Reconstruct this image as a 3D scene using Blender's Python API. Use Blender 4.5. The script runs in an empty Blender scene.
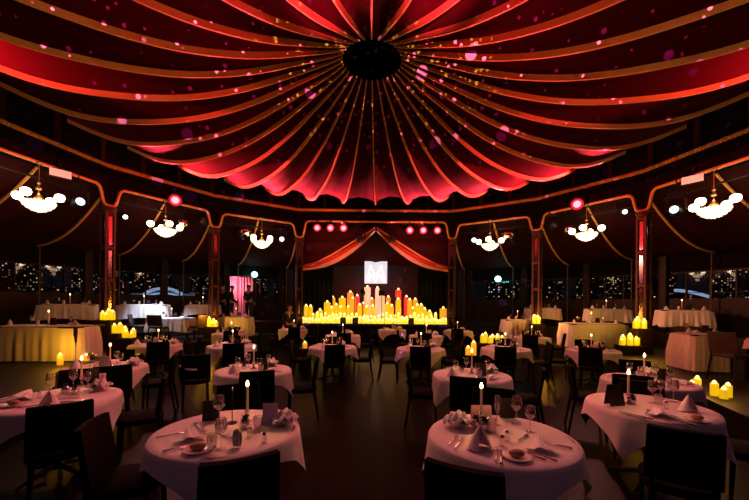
import bpy, bmesh, math, random
from mathutils import Vector, Matrix
RND = random.Random(11)
SC = bpy.context.scene
COL = SC.collection
PI = math.pi
sin, cos, rad = math.sin, math.cos, math.radians
LABELS = {}

# ------------------------------------------------------------------ materials
def mat(name, color, rough=0.6, metal=0.0, emit=None, es=1.0, noise=0.0, nscale=30.0, sample=False, spec=0.5, bump=0.0):
    m = bpy.data.materials.new(name); m.use_nodes = True
    nt = m.node_tree; b = nt.nodes['Principled BSDF']
    b.inputs['Base Color'].default_value = (*color, 1)
    b.inputs['Roughness'].default_value = rough
    b.inputs['Metallic'].default_value = metal
    b.inputs['Specular IOR Level'].default_value = spec
    if emit:
        b.inputs['Emission Color'].default_value = (*emit, 1)
        b.inputs['Emission Strength'].default_value = es
        if not sample: m.cycles.emission_sampling = 'NONE'
    if noise or bump:
        tc = nt.nodes.new('ShaderNodeTexCoord'); n = nt.nodes.new('ShaderNodeTexNoise')
        n.inputs['Scale'].default_value = nscale; n.inputs['Detail'].default_value = 4
        nt.links.new(tc.outputs['Object'], n.inputs['Vector'])
        if noise:
            mx = nt.nodes.new('ShaderNodeMixRGB'); mx.blend_type = 'MULTIPLY'; mx.inputs[0].default_value = noise
            mx.inputs[1].default_value = (*color, 1)
            nt.links.new(n.outputs['Color'], mx.inputs[2]); 
            br = nt.nodes.new('ShaderNodeValToRGB'); br.color_ramp.elements[0].color = (.45, .45, .45, 1)
            br.color_ramp.elements[0].position = .3; br.color_ramp.elements[1].position = .7
            nt.links.new(n.outputs['Fac'], br.inputs[0]); nt.links.new(br.outputs[0], mx.inputs[2])
            nt.links.new(mx.outputs[0], b.inputs['Base Color'])
        if bump:
            bp = nt.nodes.new('ShaderNodeBump'); bp.inputs['Strength'].default_value = bump; bp.inputs['Distance'].default_value = .01
            nt.links.new(n.outputs['Fac'], bp.inputs['Height']); nt.links.new(bp.outputs[0], b.inputs['Normal'])
    return m

def mat_floor():
    m = mat('floor_wood', (.05, .025, .015), .40, spec=.035)
    nt = m.node_tree; b = nt.nodes['Principled BSDF']
    tc = nt.nodes.new('ShaderNodeTexCoord'); mp = nt.nodes.new('ShaderNodeMapping')
    mp.inputs['Rotation'].default_value = (0, 0, PI / 2)
    br = nt.nodes.new('ShaderNodeTexBrick')
    br.inputs['Scale'].default_value = 1; br.inputs['Brick Width'].default_value = 1.3; br.inputs['Row Height'].default_value = .19
    br.inputs['Mortar Size'].default_value = .006
    br.inputs['Color1'].default_value = (.010, .0045, .003, 1); br.inputs['Color2'].default_value = (.006, .0026, .0018, 1)
    br.inputs['Mortar'].default_value = (.003, .002, .0015, 1)
    no = nt.nodes.new('ShaderNodeTexNoise'); no.inputs['Scale'].default_value = 9; no.inputs['Detail'].default_value = 6
    mx = nt.nodes.new('ShaderNodeMixRGB'); mx.blend_type = 'MULTIPLY'; mx.inputs[0].default_value = .6
    nt.links.new(tc.outputs['Object'], mp.inputs[0]); nt.links.new(mp.outputs[0], br.inputs['Vector'])
    nt.links.new(tc.outputs['Object'], no.inputs['Vector'])
    nt.links.new(br.outputs['Color'], mx.inputs[1]); nt.links.new(no.outputs['Fac'], mx.inputs[2])
    nt.links.new(mx.outputs[0], b.inputs['Base Color'])
    bp = nt.nodes.new('ShaderNodeBump'); bp.inputs['Strength'].default_value = .5; bp.inputs['Distance'].default_value = .01
    nt.links.new(br.outputs['Color'], bp.inputs['Height']); nt.links.new(bp.outputs[0], b.inputs['Normal'])
    return m

def mat_glass(name, color=(1, 1, 1), clear=.78, rough=.03):
    m = bpy.data.materials.new(name); m.use_nodes = True; nt = m.node_tree; nt.nodes.clear()
    o = nt.nodes.new('ShaderNodeOutputMaterial'); t = nt.nodes.new('ShaderNodeBsdfTransparent'); g = nt.nodes.new('ShaderNodeBsdfGlossy')
    t.inputs[0].default_value = (*color, 1); g.inputs['Roughness'].default_value = rough
    lw = nt.nodes.new('ShaderNodeLayerWeight'); lw.inputs[0].default_value = .35
    mr = nt.nodes.new('ShaderNodeMapRange'); mr.inputs['To Min'].default_value = 1 - clear; mr.inputs['To Max'].default_value = .9
    mx = nt.nodes.new('ShaderNodeMixShader')
    nt.links.new(lw.outputs['Facing'], mr.inputs[0]); nt.links.new(mr.outputs[0], mx.inputs[0])
    nt.links.new(t.outputs[0], mx.inputs[1]); nt.links.new(g.outputs[0], mx.inputs[2]); nt.links.new(mx.outputs[0], o.inputs[0])
    return m

def mat_city():
    m = mat('city_facade', (.012, .011, .012), .7)
    nt = m.node_tree; b = nt.nodes['Principled BSDF']
    tc = nt.nodes.new('ShaderNodeTexCoord'); oi = nt.nodes.new('ShaderNodeObjectInfo')
    sep = nt.nodes.new('ShaderNodeSeparateXYZ'); nt.links.new(tc.outputs['Object'], sep.inputs[0])
    add = nt.nodes.new('ShaderNodeMath'); nt.links.new(sep.outputs[0], add.inputs[0]); nt.links.new(sep.outputs[1], add.inputs[1])
    cmb = nt.nodes.new('ShaderNodeCombineXYZ'); nt.links.new(add.outputs[0], cmb.inputs[0]); nt.links.new(sep.outputs[2], cmb.inputs[1])
    rs = nt.nodes.new('ShaderNodeMath'); rs.operation = 'MULTIPLY'; rs.inputs[1].default_value = 37.0
    nt.links.new(oi.outputs['Random'], rs.inputs[0]); nt.links.new(rs.outputs[0], cmb.inputs[2])
    sc = nt.nodes.new('ShaderNodeVectorMath'); sc.operation = 'MULTIPLY'; sc.inputs[1].default_value = (2.4, 2.4, 1)
    nt.links.new(cmb.outputs[0], sc.inputs[0])
    fl = nt.nodes.new('ShaderNodeVectorMath'); fl.operation = 'FLOOR'; nt.links.new(sc.outputs[0], fl.inputs[0])
    fr = nt.nodes.new('ShaderNodeVectorMath'); fr.operation = 'FRACTION'; nt.links.new(sc.outputs[0], fr.inputs[0])
    wn = nt.nodes.new('ShaderNodeTexWhiteNoise'); nt.links.new(fl.outputs[0], wn.inputs['Vector'])
    gt = nt.nodes.new('ShaderNodeMath'); gt.operation = 'GREATER_THAN'; gt.inputs[1].default_value = .68
    nt.links.new(wn.outputs['Value'], gt.inputs[0])
    sx = nt.nodes.new('ShaderNodeSeparateXYZ'); nt.links.new(fr.outputs[0], sx.inputs[0])
    m1 = nt.nodes.new('ShaderNodeMath'); m1.operation = 'LESS_THAN'; m1.inputs[1].default_value = .5; nt.links.new(sx.outputs[0], m1.inputs[0])
    m2 = nt.nodes.new('ShaderNodeMath'); m2.operation = 'LESS_THAN'; m2.inputs[1].default_value = .42; nt.links.new(sx.outputs[1], m2.inputs[0])
    p1 = nt.nodes.new('ShaderNodeMath'); p1.operation = 'MULTIPLY'; nt.links.new(m1.outputs[0], p1.inputs[0]); nt.links.new(m2.outputs[0], p1.inputs[1])
    p2 = nt.nodes.new('ShaderNodeMath'); p2.operation = 'MULTIPLY'; nt.links.new(p1.outputs[0], p2.inputs[0]); nt.links.new(gt.outputs[0], p2.inputs[1])
    sv = nt.nodes.new('ShaderNodeSeparateXYZ'); nt.links.new(wn.outputs['Color'], sv.inputs[0])
    pw = nt.nodes.new('ShaderNodeMath'); pw.operation = 'POWER'; pw.inputs[1].default_value = 3; nt.links.new(sv.outputs[1], pw.inputs[0])
    p3 = nt.nodes.new('ShaderNodeMath'); p3.operation = 'MULTIPLY'; nt.links.new(p2.outputs[0], p3.inputs[0]); nt.links.new(pw.outputs[0], p3.inputs[1])
    p4 = nt.nodes.new('ShaderNodeMath'); p4.operation = 'MULTIPLY'; p4.inputs[1].default_value = 1.0; nt.links.new(p3.outputs[0], p4.inputs[0])
    rp = nt.nodes.new('ShaderNodeValToRGB'); e = rp.color_ramp.elements
    e[0].color = (1, .45, .2, 1); e[1].color = (.75, .85, 1, 1); e[1].position = .95; n = e.new(.6); n.color = (1, .7, .45, 1)
    nt.links.new(sv.outputs[2], rp.inputs[0])
    nt.links.new(rp.outputs[0], b.inputs['Emission Color']); nt.links.new(p4.outputs[0], b.inputs['Emission Strength'])
    m.cycles.emission_sampling = 'NONE'
    return m

def mat_canopy():
    m = mat('canopy_silk', (.42, .012, .022), .75, bump=.25, nscale=14, spec=.02)
    nt = m.node_tree; b = nt.nodes['Principled BSDF']
    at = nt.nodes.new('ShaderNodeTexCoord'); uv = nt.nodes.new('ShaderNodeSeparateXYZ')
    nt.links.new(at.outputs['UV'], uv.inputs[0])
    # alternate panels of brighter and deeper red
    fl = nt.nodes.new('ShaderNodeMath'); fl.operation = 'FLOOR'; nt.links.new(uv.outputs[0], fl.inputs[0])
    md = nt.nodes.new('ShaderNodeMath'); md.operation = 'FLOORED_MODULO'; md.inputs[1].default_value = 2; nt.links.new(fl.outputs[0], md.inputs[0])
    mx = nt.nodes.new('ShaderNodeMixRGB'); mx.inputs[1].default_value = (.055, .003, .007, 1); mx.inputs[2].default_value = (.040, .0026, .006, 1)
    nt.links.new(md.outputs[0], mx.inputs[0]); nt.links.new(mx.outputs[0], b.inputs['Base Color'])
    pass
    return m

WHITE = mat('white_linen', (.78, .72, .72), .8, bump=.15, nscale=180)
NAPKIN = mat('napkin_linen', (.8, .74, .78), .8, bump=.1, nscale=200)
BLACK = mat('black_upholstery', (.005, .004, .004), .75, noise=.4, spec=.03)
DARKWOOD = mat('dark_wood', (.009, .0045, .003), .5, noise=.5, nscale=12, spec=.15)
BLACKPAINT = mat('black_paint', (.005, .005, .0055), .5, noise=.3, spec=.3)
REDWOOD = mat('red_brown_wood', (.07, .02, .011), .4, noise=.6, nscale=16, spec=.3)
WAINSCOT = mat('dark_wainscot', (.016, .006, .004), .5, noise=.6, nscale=10, spec=.15)
STEPWOOD = mat('step_wood', (.010, .0045, .003), .5, noise=.6, nscale=10, spec=.3)
MIRROR = mat('mirror', (.28, .2, .19), .12, 1.0, noise=.2, nscale=4)
GOLD = mat('gold_braid', (.85, .40, .09), .5, noise=.35, nscale=60, bump=.4)
POLEB = mat('dull_brass', (.10, .055, .025), .45, .3, noise=.3)
BRASS = mat('brass', (.55, .36, .12), .3, .9, noise=.2)
SILVER = mat('silver', (.75, .72, .72), .22, 1.0, noise=.15)
CHROME = mat('chrome', (.85, .85, .85), .12, 1.0, noise=.1, nscale=5)
MAROON = mat('maroon_drape', (.034, .0065, .006), .85, noise=.4, nscale=5, bump=.2, spec=.06)
DARKDRAPE = mat('dark_drape', (.006, .0025, .0028), .85, noise=.4, nscale=6, bump=.2, spec=.06)
REDDRAPE = mat('red_drape', (.5, .04, .035), .7, noise=.3, nscale=8)
PINKHEM = mat('pale_hem', (.75, .42, .38), .7, noise=.2, nscale=20)
GREYWALL = mat('backdrop_cloth', (.026, .021, .034), .9, noise=.3, nscale=3)
WAXY = mat('yellow_wax', (.6, .35, .05), .5, emit=(1, .60, .004), es=.70, noise=.1)  # emission in these waxes stands in for flame light shining through
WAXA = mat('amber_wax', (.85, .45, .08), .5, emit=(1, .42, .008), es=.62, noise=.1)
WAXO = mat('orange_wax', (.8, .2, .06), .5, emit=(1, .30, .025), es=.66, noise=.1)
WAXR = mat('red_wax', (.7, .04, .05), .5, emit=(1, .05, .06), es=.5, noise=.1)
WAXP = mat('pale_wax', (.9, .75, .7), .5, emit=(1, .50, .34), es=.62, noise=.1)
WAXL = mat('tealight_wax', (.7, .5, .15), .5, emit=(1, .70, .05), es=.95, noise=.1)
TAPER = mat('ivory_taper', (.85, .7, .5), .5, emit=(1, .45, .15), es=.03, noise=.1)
FLAME = mat('flame', (1, .8, .4), .5, emit=(1, .78, .36), es=6, noise=.05)
FLAMEW = mat('pale_flame', (1, .9, .5), .5, emit=(1, .86, .36), es=1.6, noise=.05)
GLASS = mat_glass('clear_glass')
PANE = mat_glass('window_pane', clear=.985)
CARDW = mat('lilac_card', (.62, .52, .68), .7, noise=.1)
CARDP = mat('pink_card', (.75, .5, .5), .7, noise=.1)
CARDB = mat('black_card', (.016, .014, .015), .45, noise=.2)
LEAF = mat('dark_leaf', (.035, .05, .025), .6, noise=.5)
BREAD = mat('bread_crust', (.45, .28, .16), .8, noise=.5, nscale=40)
PORCELAIN = mat('porcelain', (.75, .7, .7), .25, noise=.05)
BOTTLE = mat('dark_bottle', (.01, .018, .012), .12, noise=.2)
GLOBE = mat('lit_globe', (1, .9, .7), .4, emit=(1, .80, .50), es=9, noise=.05)
CRYSTAL = mat('lit_crystal', (1, .9, .7), .2, emit=(1, .74, .42), es=2.2, noise=.6, nscale=22)
REDHALO = mat('red_lens_halo', (.8, .02, .03), .3, emit=(1, .012, .03), es=1.4, noise=.05)  # saturated rim stands in for the red bloom round the lamp core
REDCORE = mat('red_lens_core', (1, .1, .1), .3, emit=(1, .22, .28), es=3, noise=.05)
BLUELENS = mat('cool_lens', (.6, .8, 1), .3, emit=(.55, .76, 1), es=3.5, noise=.05)
WHITELENS = mat('white_lens', (1, 1, 1), .3, emit=(1, .95, .85), es=4, noise=.05)
DARKLENS = mat('dark_lens', (.05, .06, .08), .08, noise=.05)
TEAL = mat('teal_lamp', (.2, .9, .9), .3, emit=(.25, .95, .95), es=5, noise=.05)
SIGNPINK = mat('lit_sign_face', (.8, .5, .4), .5, emit=(1, .42, .30), es=.75, noise=.15, nscale=20)
SCREEN = mat('screen_white', (.3, .3, .32), .6, emit=(.80, .74, .82), es=.95, noise=.04, nscale=8)
SCREENM = mat('screen_mark', (.3, .3, .3), .6, emit=(1, .97, 1), es=1.1, noise=.03)
PINKLIT = mat('pink_curtain', (.85, .35, .42), .8, noise=.1, bump=.2)
SKIN = mat('skin', (.42, .24, .17), .55, noise=.1)
SUIT = mat('dark_suit', (.005, .005, .006), .8, noise=.3)
SHIRT = mat('white_shirt', (.7, .68, .7), .8, noise=.1)
HAIR = mat('dark_hair', (.012, .008, .006), .5, noise=.3)
CITY = mat_city()
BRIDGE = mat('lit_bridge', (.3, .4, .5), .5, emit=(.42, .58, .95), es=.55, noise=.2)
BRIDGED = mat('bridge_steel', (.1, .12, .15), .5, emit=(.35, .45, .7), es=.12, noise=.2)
CANOPY = mat_canopy()
FLOORM = mat_floor()
NIGHT = mat('night_ground', (.01, .01, .012), .8, noise=.3, nscale=.3)

# ------------------------------------------------------------------ mesh builder
class MB:
    def __init__(s): s.v = []; s.f = []; s.uv = None
    def add(s, vs, fs, m=None):
        o = len(s.v)
        s.v += [tuple(m @ Vector(p)) if m else tuple(p) for p in vs]
        s.f += [tuple(i + o for i in f) for f in fs]
        return s
    def box(s, c, d, m=None, rz=0):
        x, y, z = d[0] / 2, d[1] / 2, d[2] / 2
        t = Matrix.Translation(c) @ Matrix.Rotation(rz, 4, 'Z')
        if m: t = m @ t
        return s.add([(-x, -y, -z), (x, -y, -z), (x, y, -z), (-x, y, -z), (-x, -y, z), (x, -y, z), (x, y, z), (-x, y, z)],
                     [(0, 3, 2, 1), (4, 5, 6, 7), (0, 1, 5, 4), (1, 2, 6, 5), (2, 3, 7, 6), (3, 0, 4, 7)], t)
    def lathe(s, prof, n=16, c=(0, 0, 0), m=None):
        vs, fs = [], []
        for r, z in prof:
            for k in range(n): vs.append((c[0] + r * cos(2 * PI * k / n), c[1] + r * sin(2 * PI * k / n), c[2] + z))
        for i in range(len(prof) - 1):
            for k in range(n): fs.append((i * n + k, i * n + (k + 1) % n, (i + 1) * n + (k + 1) % n, (i + 1) * n + k))
        if prof[0][0] > 1e-4: fs.append(tuple(reversed(range(n))))
        if prof[-1][0] > 1e-4: fs.append(tuple((len(prof) - 1) * n + k for k in range(n)))
        return s.add(vs, fs, m)
    def shell(s, prof, n=16, c=(0, 0, 0), m=None):   # lathe without end caps
        vs, fs = [], []
        for r, z in prof:
            for k in range(n): vs.append((c[0] + r * cos(2 * PI * k / n), c[1] + r * sin(2 * PI * k / n), c[2] + z))
        for i in range(len(prof) - 1):
            for k in range(n): fs.append((i * n + k, i * n + (k + 1) % n, (i + 1) * n + (k + 1) % n, (i + 1) * n + k))
        return s.add(vs, fs, m)
    def tube(s, pts, r, n=6, closed=False, m=None):
        P = [Vector(p) for p in pts]; vs, fs = [], []; N = len(P)
        rr = r if isinstance(r, (list, tuple)) else [r] * N
        for i in range(N):
            a = P[(i - 1) % N] if (closed or i > 0) else P[i]; b = P[(i + 1) % N] if (closed or i < N - 1) else P[i]
            t = (b - a).normalized()
            u = t.cross(Vector((0, 0, 1)))
            if u.length < 1e-3: u = t.cross(Vector((1, 0, 0)))
            u.normalize(); w = u.cross(t)
            for k in range(n): vs.append(P[i] + (u * cos(2 * PI * k / n) + w * sin(2 * PI * k / n)) * rr[i])
        for i in range(N if closed else N - 1):
            j = (i + 1) % N
            for k in range(n): fs.append((i * n + k, i * n + (k + 1) % n, j * n + (k + 1) % n, j * n + k))
        if not closed: fs += [tuple(reversed(range(n))), tuple((N - 1) * n + k for k in range(n))]
        return s.add(vs, fs, m)
    def grid(s, fn, nu, nv, wrap=False, m=None):
        vs = [fn(i / nu, j / nv) for j in range(nv + 1) for i in range(nu if wrap else nu + 1)]
        w = nu if wrap else nu + 1; fs = []
        for j in range(nv):
            for i in range(nu): fs.append((j * w + i, j * w + (i + 1) % w, (j + 1) * w + (i + 1) % w, (j + 1) * w + i))
        return s.add(vs, fs, m)
    def prism(s, poly, z0, z1, m=None):
        n = len(poly)
        return s.add([(x, y, z0) for x, y in poly] + [(x, y, z1) for x, y in poly],
                     [tuple(reversed(range(n))), tuple(range(n, 2 * n))] + [(i, (i + 1) % n, n + (i + 1) % n, n + i) for i in range(n)], m)
    def ball(s, c, r, n=12, m=None, sx=1, sy=1, sz=1):
        prof = [(max(1e-5, r * sin(PI * k / 8)), -r * cos(PI * k / 8)) for k in range(9)]
        t = Matrix.Translation(c) @ Matrix.Diagonal((sx, sy, sz, 1))
        return s.shell(prof, n, (0, 0, 0), m @ t if m else t)
    def mesh(s, name, material, smooth=35, bevel=0, solid=0):
        me = bpy.data.meshes.new(name); me.from_pydata([tuple(p) for p in s.v], [], s.f)
        bm = bmesh.new(); bm.from_mesh(me)
        bmesh.ops.remove_doubles(bm, verts=bm.verts, dist=1e-5)
        if solid:
            bmesh.ops.recalc_face_normals(bm, faces=bm.faces)
            bmesh.ops.solidify(bm, geom=bm.faces[:], thickness=solid)
        if bevel:
            ed = [e for e in bm.edges if len(e.link_faces) == 2 and e.calc_face_angle(0) > rad(40)]
            bmesh.ops.bevel(bm, geom=ed, offset=bevel, segments=2, affect='EDGES', profile=.5)
        bmesh.ops.recalc_face_normals(bm, faces=bm.faces)
        bm.to_mesh(me); bm.free()
        me.materials.append(material)
        if smooth:
            for p in me.polygons: p.use_smooth = True
            me.set_sharp_from_angle(angle=rad(smooth))
        return me

# ------------------------------------------------------------------ scene graph helpers
def link(o, parent=None):
    COL.objects.link(o)
    if parent: o.parent = parent
    return o
def obj(name, me, parent=None, loc=None, rz=0, label=None):
    o = bpy.data.objects.new(name, me); link(o, parent)
    if loc: o.location = loc
    o.rotation_euler.z = rz
    if label: o['label'] = label
    return o
def tag(o, label, cat, group=None):
    if label in LABELS: print('DUPLICATE LABEL', label)
    n = len(label.replace(',', ' ').split())
    if n > 16 or n < 4: print('LABEL LENGTH', n, label)
    LABELS[label] = 1
    o['label'] = label; o['category'] = cat
    if group: o['group'] = group
    return o
def struct(name, me, parent=None, loc=None, rz=0):
    o = obj(name, me, parent, loc, rz)
    o['kind'] = 'structure'
    return o
def thing(name, loc=(0, 0, 0), rz=0):
    o = bpy.data.objects.new(name, None); link(o); o.location = loc; o.rotation_euler.z = rz; o.empty_display_size = .1
    return o
# a kit is (name, [(part name, mesh, [sub-parts])]) or (name, mesh)
def place(kit, loc, rz=0, scale=1, tilt=None):
    name, parts = kit
    if isinstance(parts, bpy.types.Mesh):
        r = obj(name, parts)
    else:
        r = thing(name)
        def go(ps, par):
            for p in ps:
                o = obj(p[0], p[1], par)
                if len(p) > 2: go(p[2], o)
        go(parts, r)
    r.location = loc; r.rotation_euler = (0, 0, rz)
    if tilt: r.rotation_euler = (tilt[0], tilt[1], rz)
    if scale != 1: r.scale = (scale,) * 3 if not isinstance(scale, tuple) else scale
    return r
ORD = ['first', 'second', 'third', 'fourth', 'fifth', 'sixth', 'seventh', 'eighth', 'ninth', 'tenth', 'eleventh', 'twelfth', 'thirteenth',
       'fourteenth', 'fifteenth', 'sixteenth', 'seventeenth', 'eighteenth', 'nineteenth', 'twentieth']
TENS = ['', '', 'twenty', 'thirty', 'forty', 'fifty', 'sixty']
TENTH = ['', '', 'twentieth', 'thirtieth', 'fortieth', 'fiftieth', 'sixtieth']
def ordinal(k):   # k from 1
    if k <= 20: return ORD[k - 1]
    return TENTH[k // 10] if k % 10 == 0 else TENS[k // 10] + '-' + ORD[k % 10 - 1]
CAMY, CAMZ, F = -6.86, 1.7, 348.0
def at(px, D, z=0): return Vector(((px - 375) / F * D, D + CAMY, z))
def pol(a, r, z=0): return Vector((r * sin(rad(a)), r * cos(rad(a)), z))     # angle from the stage direction, + to the right

# ------------------------------------------------------------------ lights
def point(loc, power, color, radius=.03, name='lamp_light', parent=None):
    l = bpy.data.lights.new(name, 'POINT'); l.energy = power; l.color = color; l.shadow_soft_size = radius
    o = bpy.data.objects.new(name, l); link(o); o.location = loc; return o
def spot(loc, target, power, color, angle=40, blend=.6, radius=.06, name='spot_light'):
    l = bpy.data.lights.new(name, 'SPOT'); l.energy = power; l.color = color; l.spot_size = rad(angle); l.spot_blend = blend; l.shadow_soft_size = radius
    o = bpy.data.objects.new(name, l); link(o); o.location = loc
    o.rotation_euler = (Vector(target) - Vector(loc)).to_track_quat('-Z', 'Y').to_euler(); return o
def gobo(light, scale, thr, seed, soft=.05):
    l = light.data; l.use_nodes = True; nt = l.node_tree
    em = nt.nodes['Emission']; g = nt.nodes.new('ShaderNodeNewGeometry')
    vo = nt.nodes.new('ShaderNodeTexVoronoi'); vo.inputs['Scale'].default_value = scale; vo.inputs['Randomness'].default_value = 1
    ad = nt.nodes.new('ShaderNodeVectorMath'); ad.inputs[1].default_value = (seed, seed * .7, 0)
    nt.links.new(g.outputs['Normal'], ad.inputs[0]); nt.links.new(ad.outputs[0], vo.inputs['Vector'])
    # spots of different sizes: the cell's own colour sets its radius
    sp = nt.nodes.new('ShaderNodeSeparateXYZ'); nt.links.new(vo.outputs['Color'], sp.inputs[0])
    pw = nt.nodes.new('ShaderNodeMath'); pw.operation = 'POWER'; pw.inputs[1].default_value = 2.2; nt.links.new(sp.outputs[0], pw.inputs[0])
    th = nt.nodes.new('ShaderNodeMath'); th.operation = 'MULTIPLY'; th.inputs[1].default_value = thr; nt.links.new(pw.outputs[0], th.inputs[0])
    sb = nt.nodes.new('ShaderNodeMath'); sb.operation = 'SUBTRACT'; nt.links.new(th.outputs[0], sb.inputs[0]); nt.links.new(vo.outputs['Distance'], sb.inputs[1])
    mr = nt.nodes.new('ShaderNodeMapRange'); mr.inputs['From Min'].default_value = 0; mr.inputs['From Max'].default_value = soft
    nt.links.new(sb.outputs[0], mr.inputs[0]); nt.links.new(mr.outputs[0], em.inputs['Strength'])

# ================================================================== SETTING
NP = 16; RR = 8.4; STEP = 22.5
def arc(r, a0, a1, n): return [(r * sin(rad(a0 + (a1 - a0) * i / n)), r * cos(rad(a0 + (a1 - a0) * i / n))) for i in range(n + 1)]
b = MB(); b.lathe([(13.0, -.3), (13.0, 0)], 64); struct('floor', b.mesh('floor', FLOORM, 0))
INNER = [(4.2, -3.8), (4.72, -2.2), (5.08, -1.2), (5.75, 0), (6.0, 1.5), (6.15, 3.0), (5.95, 4.8), (5.3, 6.2), (4.5, 7.2), (3.95, 8.1)]
for s, nm in ((1, 'right'), (-1, 'left')):
    # lower tier, step and upper tier of the raised booths
    out = [(s * x, y) for x, y in arc(10.1, 27, 124, 30)]
    inn = [(s * x, y) for x, y in INNER]
    b = MB(); b.prism(out + inn, 0.0, .36); struct('platform_lower_' + nm, b.mesh('platform', STEPWOOD, 0))
    b = MB()
    b.tube([(x, y, .38) for x, y in inn], .022, 8)
    struct('trim_ledge_' + nm, b.mesh('ledge_nosing', REDWOOD))
    b = MB(); top = [(s * (x - .10), y) for x, y in INNER]
    b.prism(out + top, .36, .40); struct('platform_deck_' + nm, b.mesh('platform_deck', STEPWOOD, 0))
    b = MB(); b.prism([(s * x, y) for x, y in arc(10.1, 27, 124, 30)] + [(s * x, y) for x, y in reversed(arc(9.8, 27, 124, 30))], .40, .62)
    struct('step_' + nm, b.mesh('booth_step', STEPWOOD, 0))
    b = MB(); b.prism([(s * x, y) for x, y in arc(12.3, 20, 124, 34)] + [(s * x, y) for x, y in reversed(arc(10.1, 20, 124, 34))], 0, .85)
    struct('platform_upper_' + nm, b.mesh('platform_upper', STEPWOOD, 0))

# outer wall with window bays
PIL = [23.7, 36, 48.3, 60.6, 72.9, 85.2, 97.5, 109.8, 122.1]
RW = 12.2
def wallband(b, a0, a1, z0, z1, t=.16, n=4):
    i = arc(RW, a0, a1, n); o = arc(RW + t, a0, a1, n)
    b.prism(i + list(reversed(o)), z0, z1)
for s, nm in ((1, 'right'), (-1, 'left')):
    lo, hi = MB(), MB()
    door = (s == -1)
    if door:
        wallband(lo, s * 23.7, s * 29.9, 0, 1.95); wallband(lo, s * 36.4, s * 122.1, 0, 1.95, n=28)
        wallband(hi, s * 17, s * 29.9, 2.95, 4.2, n=6); wallband(hi, s * 36.4, s * 122.1, 2.95, 4.2, n=28); wallband(hi, s * 29.9, s * 36.4, 3.0, 4.2)
    else:
        wallband(lo, s * 23.7, s * 122.1, 0, 1.95, n=30); wallband(hi, s * 17, s * 122.1, 2.95, 4.2, n=32)
    wallband(lo, s * 17, s * 23.7, 0, 2.95)
    struct('wall_lower_' + nm, lo.mesh('wall_lower', WAINSCOT, 0)); struct('wall_upper_' + nm, hi.mesh('wall_upper', DARKDRAPE, 0))
    for k, a in enumerate(PIL):
        b = MB(); p = pol(s * a, RW - .03)
        b.box((p.x, p.y, 2.2), (.26, .2, 2.7), rz=-rad(s * a)); b.box((p.x, p.y, .98), (.32, .26, .26), rz=-rad(s * a)); b.box((p.x, p.y, 3.1), (.32, .26, .1), rz=-rad(s * a))
        struct('pillar_%s' % nm, b.mesh('pillar', WAINSCOT, 0, bevel=.012))
    n = 0
    for k in range(len(PIL) - 1):
        a0, a1 = PIL[k], PIL[k + 1]
        if door and k == 0: a1 = 29.9
        n += 1
        fr, pn, mu = MB(), MB(), MB()
        nn = 4
        for i in range(nn):
            A, B = s * (a0 + (a1 - a0) * i / nn), s * (a0 + (a1 - a0) * (i + 1) / nn)
            p, q = pol(A, RW + .08), pol(B, RW + .08)
            mid = (p + q) / 2; L = (q - p).length; rz = -rad((A + B) / 2)
            pn.box((mid.x, mid.y, 2.45), (L, .01, 1.0), rz=rz)
            for z in (1.97, 2.93): fr.box((mid.x, mid.y, z), (L, .1, .05), rz=rz)
            fr.box((p.x, p.y, 2.45), (.045, .08, 1.0), rz=rz)
            mu.box((mid.x, mid.y, 2.2), (L, .03, .02), rz=rz)
        w = struct('window_%s_%d' % (nm, n), fr.mesh('window_frame', DARKWOOD, 0))
        obj('pane', pn.mesh('pane', PANE, 0), w); obj('glazing_bar', mu.mesh('glazing_bar', DARKWOOD, 0), w)

# pink lit doorway on the left
dl = MB()
for A in (-29.9, -36.4):
    p = pol(A, RW + .06); dl.box((p.x, p.y, 1.9), (.12, .22, 2.2), rz=-rad(A))
p, q = pol(-29.9, RW + .06), pol(-36.4, RW + .06); m_ = (p + q) / 2
dl.box((m_.x, m_.y, 3.02), ((q - p).length, .22, .1), rz=-rad(-33.1))
struct('door_1', dl.mesh('door_frame', DARKWOOD, 0))
def pinkc(u, v):
    A = -28.2 - 5.6 * u; r = 13.7 + .05 * sin(u * 60)
    p = pol(A, r); return (p.x, p.y, .85 + 2.4 * v)
b = MB(); b.grid(pinkc, 60, 4)
tag(obj('pink_curtain', b.mesh('pink_curtain', PINKLIT, solid=.02)), 'pink lit curtain hanging inside the far left doorway', 'curtain')
b = MB(); b.prism([(pol(A, r).x, pol(A, r).y) for A, r in ((-28.5, 12.35), (-28.5, 14.2), (-38, 14.2), (-38, 12.35))], .6, .85)
struct('floor_vestibule', b.mesh('vestibule_floor', STEPWOOD, 0))

# outer low canopy over the booths (dark maroon cloth hung from the ring to the outer wall)
def zo(t): return 5.0 - 1.45 * t - .38 * sin(PI * t) ** .9
def outer(u, v, A0, A1):
    A = A0 + (A1 - A0) * u
    w = abs(sin(rad(A) * 16)) ; p = pol(A, 8.5 + 3.75 * v, zo(v) + .16 * w * sin(PI * min(1, v * 1.1)) ** .7)
    return p
b = MB(); b.grid(lambda u, v: outer(u, v, -124, 124), 352, 14)
oc = struct('ceiling_outer', b.mesh('outer_canopy', MAROON, 60))
for k in range(-10, 11):
    A = k * 11.25
    if abs(A) < 20: continue
    b = MB(); b.tube([pol(A, 8.46 + 3.6 * t / 16, zo(t / 16) - .03) for t in range(17)], .035, 6)
    t_ = obj('seam_trim', b.mesh('seam_trim', GOLD), oc)
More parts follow.
